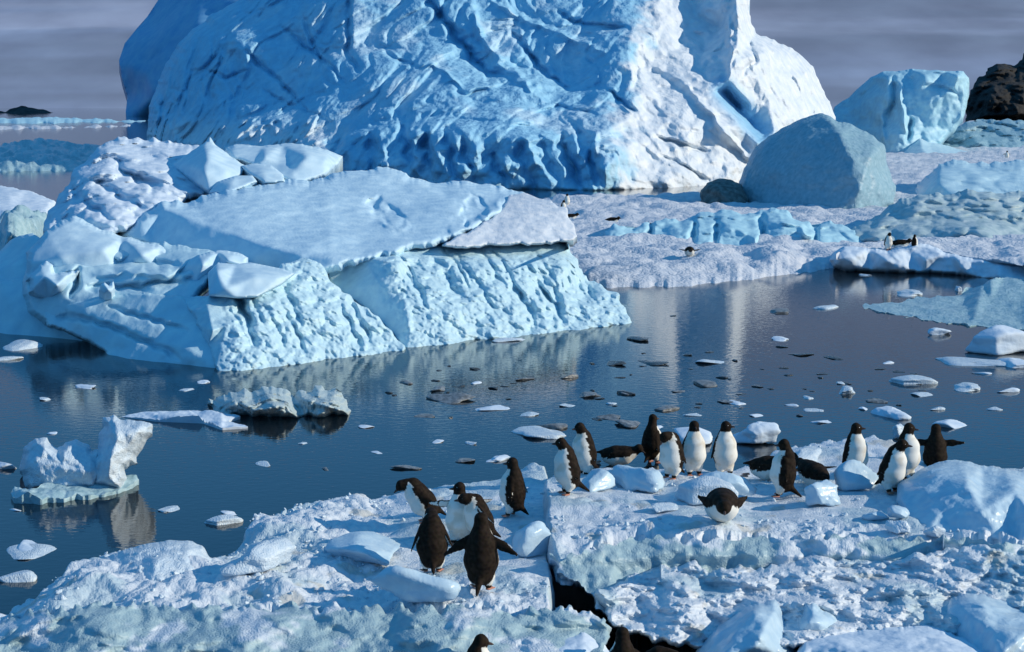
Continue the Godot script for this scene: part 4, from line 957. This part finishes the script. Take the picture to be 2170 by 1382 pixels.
func body_mesh(sk: Dictionary, cell: float) -> ArrayMesh:
	var bones: Array = sk.bones
	var lo := Vector3.ONE * 9.0
	var hi := Vector3.ONE * -9.0
	for b in bones:
		for k in 2:
			var r := Vector3.ONE * (float(b[2 + k]) + 0.03)
			lo = lo.min(b[k] - r)
			hi = hi.max(b[k] + r)
	var nx := int((hi.x - lo.x) / cell) + 2
	var ny := int((hi.y - lo.y) / cell) + 2
	var nz := int((hi.z - lo.z) / cell) + 2
	var f := PackedFloat32Array()
	f.resize(nx * ny * nz)
	f.fill(0.2)
	for b in bones:
		var m := maxf(b[2], b[3]) + 0.035
		var l: Vector3 = (Vector3(b[0]).min(b[1]) - Vector3.ONE * m - lo) / cell
		var u: Vector3 = (Vector3(b[0]).max(b[1]) + Vector3.ONE * m - lo) / cell
		var kk := 0.028 if b[4] != 3 else 0.014
		for z in range(maxi(0, int(l.z)), mini(nz, int(u.z) + 2)):
			for y in range(maxi(0, int(l.y)), mini(ny, int(u.y) + 2)):
				for x in range(maxi(0, int(l.x)), mini(nx, int(u.x) + 2)):
					var k := (z * ny + y) * nx + x
					var d := bone_dist(lo + Vector3(x, y, z) * cell, b)
					var e := f[k]
					var h := maxf(kk - absf(d - e), 0.0) / kk
					f[k] = minf(d, e) - h * h * kk * 0.25
	var id := PackedInt32Array()
	id.resize(nx * ny * nz)
	id.fill(-1)
	var v := PackedVector3Array()
	var idx := PackedInt32Array()
	var off := [0, 1, nx, nx + 1, nx * ny, nx * ny + 1, nx * ny + nx, nx * ny + nx + 1]
	var ends := [[0, 1], [2, 3], [4, 5], [6, 7], [0, 2], [1, 3], [4, 6], [5, 7], [0, 4], [1, 5], [2, 6], [3, 7]]
	for z in nz - 1:
		for y in ny - 1:
			for x in nx - 1:
				var k := (z * ny + y) * nx + x
				var c := 0
				for o in off:
					if f[k + o] < 0.0: c += 1
				if c == 0 or c == 8: continue
				var s := Vector3.ZERO
				var cnt := 0
				for e in ends:
					var a := f[k + off[e[0]]]
					var b := f[k + off[e[1]]]
					if (a < 0.0) != (b < 0.0):
						var t := a / (a - b)
						var pa := Vector3(e[0] & 1, (e[0] >> 1) & 1, e[0] >> 2)
						var pb := Vector3(e[1] & 1, (e[1] >> 1) & 1, e[1] >> 2)
						s += pa.lerp(pb, t)
						cnt += 1
				id[k] = v.size()
				v.append(lo + (Vector3(x, y, z) + s / cnt) * cell)
				if f[k] < 0.0 or true:
					# quads round the three edges that start at this corner
					var inside := f[k] < 0.0
					if (f[k + 1] < 0.0) != inside and y > 0 and z > 0:
						quad(idx, id[k], id[k - nx], id[k - nx - nx * ny], id[k - nx * ny], not inside)
					if (f[k + nx] < 0.0) != inside and x > 0 and z > 0:
						quad(idx, id[k], id[k - nx * ny], id[k - nx * ny - 1], id[k - 1], not inside)
					if (f[k + nx * ny] < 0.0) != inside and x > 0 and y > 0:
						quad(idx, id[k], id[k - 1], id[k - 1 - nx], id[k - nx], not inside)
	var col := PackedColorArray()
	var black := Color(0.019, 0.013, 0.009)
	var white := Color(0.76, 0.75, 0.69)
	var n: Vector3 = sk.front
	for p in v:
		var best := 9.0
		var bb: Array = bones[0]
		for b in bones:
			var d := bone_dist(p, b)
			if d < best:
				best = d
				bb = b
		var a: Vector3 = bb[0]
		var ab: Vector3 = bb[1] - a
		var h := clampf((p - a).dot(ab) / ab.length_squared(), 0.0, 1.0)
		var w: Vector3 = (p - a - ab * h).normalized()
		var c := black
		match int(bb[4]):
			0: c = white if w.dot(n) > 0.06 + 0.10 * soft(p, 0.05) else black
			1: c = white if w.dot(n) > 0.25 + h * 0.9 else black
			3: c = white if w.dot(bb[5]) < -0.35 else black
			5: c = white if h < 0.9 else black
		if c == white: c = c.lerp(Color(0.52, 0.43, 0.29), smoothstep(0.0, 0.5, fbm(p + Vector3(v.size(), 0, 0), 0.22)) * 0.45)   # soiled feathers
		else: c = c * (1.0 + 0.6 * soft(p, 0.04))
		col.append(c)
	return commit(v, idx, col)

func quad(idx: PackedInt32Array, a: int, b: int, c: int, d: int, flip: bool) -> void:
	if a < 0 or b < 0 or c < 0 or d < 0: return
	if flip: idx.append_array([a, b, c, a, c, d])
	else: idx.append_array([a, c, b, a, d, c])

func lathe(prof: Array, seg := 10) -> ArrayMesh:   # profile [radius, z], round the z axis
	var v := PackedVector3Array()
	var idx := PackedInt32Array()
	for r in prof:
		for i in seg:
			var t := TAU * i / seg
			v.append(Vector3(cos(t) * r[0], sin(t) * r[0], r[1]))
	for j in prof.size() - 1:
		for i in seg:
			var a := j * seg + i
			var b := j * seg + (i + 1) % seg
			idx.append_array([a, a + seg, b, b, a + seg, b + seg])
	return commit(v, idx)

func foot_mesh() -> ArrayMesh:
	var out := [[-0.016, -0.02], [-0.040, 0.060], [-0.026, 0.052], [0.0, 0.080], [0.026, 0.052], [0.040, 0.060], [0.016, -0.02]]
	var v := PackedVector3Array()
	var idx := PackedInt32Array()
	for y in [0.014, 0.0]:
		for e in out: v.append(Vector3(e[0], y * (1.0 if e[1] < 0.04 else 0.6), e[1]))
	var n := out.size()
	v.append(Vector3(0, 0.024, 0.0))
	for i in n:
		var j := (i + 1) % n
		idx.append_array([i, 2 * n, j, i, j, j + n, i, j + n, i + n])
	var fixed := PackedInt32Array()
	for t in range(0, idx.size(), 3): fixed.append_array([idx[t], idx[t + 2], idx[t + 1]])
	return commit(v, fixed)

var kit := {}
func penguin(spot: Vector3, yaw: float, pose: Dictionary, label: String, group: String, size := 1.0, cell := 0.0125) -> Node3D:
	if kit.is_empty():
		kit.beak = lathe([[0.0, -0.012], [0.017, -0.010], [0.016, 0.010], [0.011, 0.034], [0.006, 0.050], [0.0, 0.056]])
		kit.eye = lathe([[0.0, -0.003], [0.010, -0.002], [0.011, 0.001], [0.006, 0.004], [0.0, 0.0045]], 12)
		kit.pupil = lathe([[0.0, 0.002], [0.0055, 0.0035], [0.004, 0.006], [0.0, 0.0065]], 10)
		kit.foot = foot_mesh()
		plain("beak", Color(0.055, 0.028, 0.02), 0.45)
		plain("eye_ring", Color(0.75, 0.74, 0.7), 0.5)
		plain("pupil", Color(0.01, 0.008, 0.008), 0.15)
		plain("foot_skin", Color(0.42, 0.17, 0.11), 0.6)
		var m := plain("plumage", Color.WHITE, 0.75)
		m.vertex_color_use_as_albedo = true
		m.metallic_specular = 0.22
		pass
	var key := str(pose) + str(cell)
	if not body_cache.has(key):
		var sk := skeleton(pose)
		body_cache[key] = [sk, body_mesh(sk, cell)]
	var s: Dictionary = body_cache[key][0]
	var t := thing("penguin", label, "penguin", spot, group)
	t.rotation.y = deg_to_rad(yaw)
	t.scale = Vector3.ONE * size
	obj("body", body_cache[key][1], M.plumage, t)
	var bk := obj("beak", kit.beak, M.beak, t)
	bk.position = s.brow + s.ahead * 0.026 - Vector3(0, 0.004, 0)
	bk.basis = Basis.looking_at(-s.ahead, Vector3.UP)
	bk.scale = Vector3(0.75, 1.0, 1.0)
	var right: Vector3 = Vector3.UP.cross(s.ahead).normalized()
	for k in [-1.0, 1.0]:
		var e := obj("eye", kit.eye, M.eye_ring, t)
		e.position = s.head + s.ahead * 0.028 + right * k * 0.0425 + Vector3(0, 0.010, 0)
		e.basis = Basis.looking_at(-right * k, Vector3.UP)
		obj("pupil", kit.pupil, M.pupil, e)
	for f in s.feet:
		var ft := obj("foot", kit.foot, M.foot_skin, t)
		ft.position = f
		ft.rotation.y = 0.25 * signf(f.x) + (PI if s.prone else 0.0)
	return t

func stand(px: float, py: float) -> Vector3:
	var h := 0.5
	for k in 4:
		var w := on(px, py, h)
		h = lerpf(h, ground(w), 0.8)
	return on(px, py, h)

var ground_map := {}
func ground(w: Vector3) -> float:
	var best := -9.0
	for i in 3:
		for j in 3:
			best = maxf(best, ground_map.get(Vector2i(roundi(w.x * 16.0) + i - 1, roundi(w.z * 16.0) + j - 1), -9.0))
	return best if best > -5.0 else 0.0

func build_penguins() -> void:
	var A := "penguins standing at the right end of the low crumbly floe"
	var B := "penguins on the raised floe"
	var C := "penguins scattered over the distant ice"
	var D := "penguins at the front edge of the ice"
	for e in [
		[906, 1106, -82, {"lean": 0.62, "neck": 1.75, "look": 0.75, "out_l": 0.3, "swing": -0.3}, "penguin bowing forward over the ice with beak held low", A],
		[916, 1212, 186, {"lean": 0.16, "neck": 1.35, "look": 0.6, "out_l": 0.42, "out_r": 0.42}, "penguin seen from behind with flippers slightly out behind the smooth wedge block", A],
		[974, 1152, -8, {"turn": -1.25, "out_r": 1.5, "out_l": 1.75, "neck": 0.0, "look": 0.05}, "white fronted penguin stretching one flipper sideways, head turned", A],
		[1022, 1152, -70, {"lean": 0.34, "neck": 1.45, "look": 0.05, "out_l": 0.9}, "penguin stooping with its neck stretched level among the others", A],
		[1020, 1248, 172, {"lean": 0.05, "out_l": 1.0, "out_r": 1.1, "tail": 0.20, "stride": 0.03, "turn": 0.5}, "penguin walking away with both flippers out and a long tail", A],
		[1086, 1092, -118, {"neck": 0.12, "turn": 0.3, "out_r": 0.5, "out_l": 0.3}, "tall penguin with dark back beside the gap between the floes", A],
		[1204, 1046, -74, {"lean": 0.17, "neck": 0.55, "look": 0.0, "tail": 0.21}, "penguin in profile at the corner of the raised floe, tail on the snow", B],
		[1240, 1006, -62, {"lean": 0.16, "neck": 0.5, "look": 0.1}, "penguin right behind the one at the corner of the raised floe", B],
		[1322, 986, 78, {"prone": true, "neck": 0.9, "look": 0.5, "turn": -0.3}, "penguin lying on its belly at the water side of the raised floe", B],
		[1382, 980, 142, {"long": 1.25, "neck": 0.15, "turn": -0.3, "look": 0.1}, "tallest penguin with dark back and neck stretched up", B],
		[1424, 1013, -52, {"lean": 0.12, "neck": 1.5, "look": 0.9, "out_l": 0.25}, "penguin preening with its head bowed in front of the tallest one", B],
		[1470, 1006, 14, {"neck": 0.1, "look": 0.15, "turn": -0.1, "out_r": 0.3}, "penguin standing upright and facing out with a full white front", B],
		[1536, 1006, 16, {"turn": 0.95, "look": 0.0, "neck": 0.15, "out_l": 0.35, "out_r": 0.2}, "broad penguin with white front behind a smooth block, beak to one side", B],
		[1656, 1051, -112, {"lean": -0.06, "neck": 0.3, "turn": 0.35, "tail": 0.19}, "penguin with dark back standing before two lying penguins", B],
		[1646, 1016, 72, {"prone": true, "neck": 0.5, "look": 0.2}, "penguin lying with head raised behind the dark-backed one", B],
		[1716, 1026, -158, {"prone": true, "neck": 1.4, "look": 0.2, "out_l": 0.9, "out_r": 0.9}, "penguin lying with its rounded back up near the pale cone of ice", B],
		[1812, 1014, 38, {"turn": 0.75, "look": 0.0, "neck": 0.1, "out_l": 0.35}, "penguin standing behind the pale cone of ice", B],
		[1886, 1042, 44, {"lean": 0.28, "neck": 0.75, "turn": 0.5, "look": 0.1, "out_r": 0.3}, "penguin leaning forward left of the big smooth boulder", B],
		[1922, 1014, 56, {"neck": 0.2, "turn": 0.3, "out_l": 0.6, "stride": 0.03}, "penguin half hidden behind the leaning one", B],
		[1980, 1010, 176, {"out_l": 1.62, "out_r": 1.62, "neck": 0.15, "look": -0.1}, "penguin with dark back holding both flippers straight out", B],
		[1531, 1108, -4, {"prone": true, "neck": 1.55, "look": 0.25, "out_l": 0.5, "out_r": 0.45}, "penguin lying on its belly alone in the middle of the trodden snow", B]]:
		penguin(stand(e[0], e[1]), e[2], e[3], e[4], e[5], {1531: 1.22, 1020: 1.12, 916: 1.05}.get(e[0], 1.0))
	for e in [
		[1016, 1496, 0.0, 112, {"neck": 0.35, "long": 0.85, "look": 0.25, "turn": -0.3}, "penguin whose head and shoulders rise before the crumbly floe front"],
		[1350, 1478, 0.0, 76, {"lean": 0.75, "neck": 1.75, "look": 0.6, "turn": -0.2}, "stooping dark penguin at the mouth of the gap"],
		[1318, 1486, 0.0, 200, {"neck": 0.3, "turn": -0.9, "out_l": 0.6, "out_r": 0.9}, "dark penguin behind the stooping one at the gap"]]:
		penguin(on(e[0], e[1], e[2]), e[3], e[4], e[5], D)
	var up_pose := {"neck": 0.1, "look": 0.1}
	var lie := {"prone": true, "neck": 0.8, "look": 0.2}
	for e in [
		[1202, 437, 0.25, 24, up_pose, "tiny distant penguin standing below the huge iceberg", 0.8],
		[1194, 452, 0.25, 60, {"neck": 0.3, "look": 0.2}, "tiny distant penguin peeping out behind the overhanging lip", 0.8],
		[1213, 467, 0.25, 78, lie, "distant penguin lying next to the overhanging lip", 0.9],
		[1301, 475, 0.28, 66, lie, "distant penguin lying alone on the flat slush floe", 0.9],
		[1462, 543, 0.3, 0, {"prone": true, "neck": 1.2, "out_l": 1.2, "out_r": 1.2}, "distant penguin lying with flippers spread before the blue ridge", 1.0],
		[1882, 530, 0.58, 24, {"neck": 0.6, "look": 0.5, "out_l": 0.7, "lean": 0.1}, "penguin sitting upright on the undercut floe", 0.8],
		[1912, 528, 0.58, 70, lie, "penguin lying between two others on the undercut floe", 1.0],
		[1938, 527, 0.66, 110, up_pose, "penguin with dark back at the crest of the undercut floe", 0.62],
		[2134, 338, 0.3, 10, {"out_l": 1.3, "out_r": 1.3}, "tiny far penguin with flippers out among broken ice", 0.9]]:
		penguin(on(e[0], e[1], e[2]), e[3], e[4], e[5], C, e[6], 0.016)

var chunks := []
func loose(called: String, spot: Vector3, size: Vector3, turn: float, seed_n: int, mat: Material, label: String, group := "") -> MeshInstance3D:
	var o := obj(called, chunks[seed_n % chunks.size()], mat)
	o.position = spot
	o.rotation.y = turn
	o.scale = size
	tag(o, label, "ice chunk", group)
	return o

func build_bits() -> void:
	for k in 14: chunks.append(chunk(101 + k * 7, 9 + k % 6, 0.05 + 0.025 * (k % 3)))
	# blocks on the floes: px, py of the foot, width, height in pixels, depth over width, shape, turn, material, label
	for e in [
		[878, 1282, 165, 80, 0.7, 1, 0.2, M.smooth_ice, "smooth wedge block on the crumbly floe in front of a penguin"],
		[560, 1214, 170, 62, 0.7, 2, 1.0, M.glassy_ice, "greenish lump on the middle of the crumbly floe"],
		[770, 1196, 190, 46, 0.8, 3, 2.0, M.smooth_ice, "low blue slab lying on the crumbly floe"],
		[92, 1312, 90, 56, 0.6, 4, 0.3, M.smooth_ice, "white shard leaning at the tip of the crumbly floe"],
		[1010, 1150, 70, 26, 0.8, 5, 1.3, M.smooth_ice, "flat lump between the penguins of the crumbly floe"],
		[1130, 1180, 90, 70, 0.6, 6, 0.6, M.smooth_ice, "blue block leaning on the wall of the raised floe"],
		[1262, 1040, 84, 44, 0.8, 7, 0.9, M.smooth_ice, "pale lump behind the tail of the corner penguin"],
		[1358, 1040, 130, 56, 0.7, 8, 1.7, M.smooth_ice, "low blue lump below the tallest penguin"],
		[1482, 1068, 145, 50, 0.8, 9, 2.4, M.glassy_ice, "rounded white lump beside the smooth block"],
		[1548, 1056, 118, 70, 0.8, 10, 0.2, M.smooth_ice, "smooth square block hiding a penguin's feet"],
		[1742, 1072, 92, 64, 0.8, 11, 0.7, M.smooth_ice, "upright block with a sunlit side on the trodden snow"],
		[1820, 1040, 78, 58, 0.8, 12, 0.1, M.smooth_ice, "pale cone of ice hiding a penguin's legs"],
		[1972, 1040, 50, 26, 0.8, 2, 0.5, M.glassy_ice, "small white lump leaning on the big smooth boulder"],
		[1862, 1104, 60, 26, 0.9, 4, 1.5, M.smooth_ice, "small low lump before the big smooth boulder"],
		[1900, 1100, 50, 24, 0.9, 6, 2.5, M.smooth_ice, "small lump touching the low lump before the boulder"],
		[1908, 1130, 46, 32, 0.9, 8, 2.1, M.glassy_ice, "cube of ice at the edge above the green band"],
		[1984, 1140, 40, 26, 0.9, 1, 1.1, M.glassy_ice, "little cube of ice below the big smooth boulder"],
		[1720, 985, 110, 44, 0.7, 5, 0.9, M.glassy_ice, "snowy lump at the water side behind the lying penguins"],
		[1400, 1085, 60, 16, 0.9, 3, 0.9, M.glassy_ice, "flat crust of snow left of the lone lying penguin"]]:
		var s := stand(e[0], e[1])
		var m: float = (s - EYE).dot(fw) / FPX
		var w: float = e[2] * m * 0.68
		var h: float = e[3] * m * 0.72
		loose("ice_block", s + Vector3(0, h * 0.5, -w * e[4] * 0.4), Vector3(w, h, w * e[4]), e[6], e[5], e[7], e[8])
	for e in [
		[1425, 1430, 0.0, 70, 60, 0.8, 4, 0.9, M.grey_ice, "grey lump right of the stooping dark penguin"],
		[1612, 945, 0.0, 100, 50, 0.9, 2, 0.3, M.snow, "tilted white slab afloat behind the raised floe"],
		[1470, 936, 0.0, 150, 26, 0.8, 9, 0.8, M.snow, "flat white plate afloat behind the upright penguins"],
		[1905, 930, 0.0, 36, 40, 0.8, 11, 0.8, M.glassy_ice, "small white spike afloat behind the raised floe"],
		[2110, 752, 0.0, 150, 55, 0.8, 9, 2.8, M.snow, "rounded white growler afloat by the teal tongue"]]:
		var s := on(e[0], e[1], e[2])
		var m: float = (s - EYE).dot(fw) / FPX
		var w: float = e[3] * m * 0.68
		var h: float = e[4] * m * 0.72
		loose("ice_block", s + Vector3(0, h * 0.5, -w * e[5] * 0.4), Vector3(w, h, w * e[5]), e[7], e[6], e[8], e[9])
	# drift ice in the pool: px, py, width, height
	var rng := RandomNumberGenerator.new()
	rng.seed = 77
	var drift := func(px: float, py: float, wpx: float, hpx: float, mat: Material, called: String, label: String, group: String) -> void:
		var s := on(px, py, 0.0)
		var m: float = (s - EYE).dot(fw) / FPX
		var w: float = wpx * m * 0.68
		var h: float = maxf(hpx * m * rng.randf_range(0.45, 0.8), 0.015)
		loose(called, s + Vector3(0, h * 0.12, 0), Vector3(w, h, w * rng.randf_range(0.6, 1.1)), rng.randf_range(0, 6.0), rng.randi_range(0, 13), mat, label, group)
	var white := [[185, 820, 65, 14], [90, 847, 32, 9], [395, 827, 32, 8], [435, 810, 34, 5], [1135, 922, 120, 26], [1035, 867, 82, 13], [1748, 653, 62, 11], [1657, 719, 52, 11], [1512, 768, 66, 17], [1797, 832, 82, 26], [1920, 810, 112, 26], [2058, 824, 72, 24], [1988, 708, 60, 16], [2060, 768, 170, 22], [2150, 775, 90, 26], [1712, 844, 32, 9], [1722, 870, 42, 10], [1672, 859, 32, 9], [2012, 904, 62, 26], [1890, 878, 112, 24], [1936, 624, 72, 14], [2030, 616, 24, 22], [1832, 583, 28, 7], [352, 1080, 52, 11], [462, 1108, 92, 24], [30, 1081, 30, 7], [60, 1159, 92, 16], [52, 1176, 112, 14], [22, 1228, 86, 38], [1086, 722, 72, 18], [14, 992, 56, 30], [115, 918, 24, 8], [485, 1088, 40, 12], [1120, 878, 40, 7], [700, 868, 70, 20], [40, 738, 90, 26], [10, 762, 60, 18], [1780, 812, 30, 8], [2110, 866, 40, 10], [1560, 855, 46, 10], [1240, 1005, 40, 10], [1390, 906, 30, 8], [1205, 860, 34, 8], [1300, 856, 26, 6], [1462, 880, 38, 8], [1600, 882, 30, 7], [1745, 895, 40, 9], [1830, 868, 28, 7], [1950, 838, 44, 9], [2080, 792, 34, 8], [1880, 770, 30, 7], [1985, 868, 30, 7], [2135, 830, 46, 10], [1010, 812, 30, 6], [780, 905, 34, 7], [640, 940, 24, 5], [560, 985, 40, 8], [930, 935, 36, 7], [1060, 975, 60, 12], [800, 960, 30, 6], [1000, 940, 40, 8]]
	var grey := [[1652, 662, 72, 12], [1492, 812, 86, 14], [930, 827, 70, 14], [955, 847, 92, 17], [862, 811, 42, 10], [1320, 832, 52, 14], [1252, 839, 66, 12], [1110, 804, 44, 9], [900, 882, 42, 9], [1292, 886, 44, 12], [1330, 900, 60, 12], [1205, 800, 40, 9], [1405, 868, 60, 12], [1865, 852, 46, 10], [1165, 905, 60, 12], [985, 975, 50, 8], [860, 992, 60, 10], [690, 995, 30, 7], [1440, 830, 40, 9], [1545, 852, 44, 10]]
	var dark := [[1347, 720, 78, 15], [1378, 768, 82, 11], [1305, 772, 48, 10], [1455, 752, 26, 6], [1770, 760, 50, 8], [1700, 752, 40, 7], [2055, 684, 32, 7], [1425, 670, 22, 5], [1325, 834, 44, 14]]
	for k in 56:
		var px := rng.randf_range(820, 1960)
		var py := 720.0 + absf(rng.randfn(0.0, 75.0)) + rng.randf_range(0, 60)
		if py > 905.0 or px < 1300.0 and py < 760.0: continue
		dark.append([px, py, rng.randf_range(10, 30), rng.randf_range(3, 6)])
	# each is named by the mark it lies nearest to and its rank in size there
	var marks := {"the castle shaped growler": Vector2(180, 980), "the knobbly clump": Vector2(600, 860), "the long flat shard": Vector2(390, 890), "the foot of the low tilted iceberg": Vector2(560, 775), "the tip of the crumbly floe": Vector2(60, 1200), "the back of the crumbly floe": Vector2(640, 1060), "the tallest penguin": Vector2(1390, 900), "the corner penguin": Vector2(1160, 940), "the teal tongue": Vector2(1960, 650), "the rounded growler": Vector2(2080, 780), "the spike behind the raised floe": Vector2(1900, 900), "the slush floe's edge": Vector2(1560, 620), "the middle of the pool": Vector2(1480, 800), "the tilted slab": Vector2(1660, 880)}
	var rank := ["largest", "second largest", "third largest", "fourth largest", "fifth largest", "sixth largest", "seventh largest", "eighth largest", "ninth largest", "tenth largest", "eleventh largest", "twelfth largest"]
	for kind in [[white, "white ice fragment", "white fragments afloat in the pool"], [grey, "greyish wet ice fragment", "grey fragments afloat in the pool"], [dark, "dark clear ice fragment", "dark clear fragments afloat in the pool"]]:
		var lots := {}
		for e in kind[0]:
			var best := ""
			for k in marks:
				if best == "" or marks[k].distance_to(Vector2(e[0], e[1])) < marks[best].distance_to(Vector2(e[0], e[1])): best = k
			if not lots.has(best): lots[best] = []
			lots[best].append(e)
		for k in lots:
			lots[k].sort_custom(func(a, b): return a[2] > b[2])
			for n in lots[k].size():
				var e: Array = lots[k][n]
				var mat: Material = M.clear_ice
				if kind[0] == white: mat = M.snow if n % 2 else M.glassy_ice
				elif kind[0] == grey: mat = M.grey_ice
				var which: String = rank[n] if n < 12 else "very small"
				drift.call(e[0], e[1], e[2], e[3], mat, "ice_fragment", "%s %s afloat near %s" % [which, kind[1], k], kind[2])
	# crushed ice strewn over both floes: too many and too small to tell apart
	var mm := MultiMesh.new()
	mm.transform_format = MultiMesh.TRANSFORM_3D
	mm.mesh = chunk(909, 9, 0.0, 30.0, 10, 6)
	var spots := []
	var keys := ground_map.keys()
	for k in 5200:
		var g: Vector2i = keys[rng.randi_range(0, keys.size() - 1)]
		var w := Vector3(g.x / 16.0 + rng.randf_range(-0.03, 0.03), ground_map[g], g.y / 16.0 + rng.randf_range(-0.03, 0.03))
		var q := pix(w)
		if w.z < -30.0 or soft(w, 1.1) < rng.randf_range(-0.5, 0.3): continue
		if q.x > 830.0 and q.x < 1150.0 and q.y < 1230.0 and rng.randf() < 0.8 or q.x > 1180.0 and q.y < 1100.0 and rng.randf() < 0.75: continue
		var s := 0.012 + 0.05 * pow(rng.randf(), 3.0)
		spots.append(Transform3D(Basis.from_euler(Vector3(rng.randf_range(-0.5, 0.5), rng.randf_range(0, 6.0), rng.randf_range(-0.5, 0.5))).scaled(Vector3(s, s * rng.randf_range(0.5, 1.0), s)), w))
	mm.instance_count = spots.size()
	for k in spots.size(): mm.set_instance_transform(k, spots[k])
	var mi := MultiMeshInstance3D.new()
	mi.name = "crushed_ice"
	mi.multimesh = mm
	mi.material_override = M.glassy_ice
	add_child(mi)
	tag(mi, "crushed ice crumbs strewn over the two near floes", "ice crumbs", "", "stuff")

func _ready() -> void:
	var t0 := Time.get_ticks_msec()
	setup()
	build_setting()
	build_main_berg()
	print("berg ", Time.get_ticks_msec() - t0)
	build_mid_berg()
	print("mid ", Time.get_ticks_msec() - t0)
	build_far()
	print("far ", Time.get_ticks_msec() - t0)
	build_near()
	print("near ", Time.get_ticks_msec() - t0)
	build_bits()
	build_penguins()
	print("penguins ", Time.get_ticks_msec() - t0)
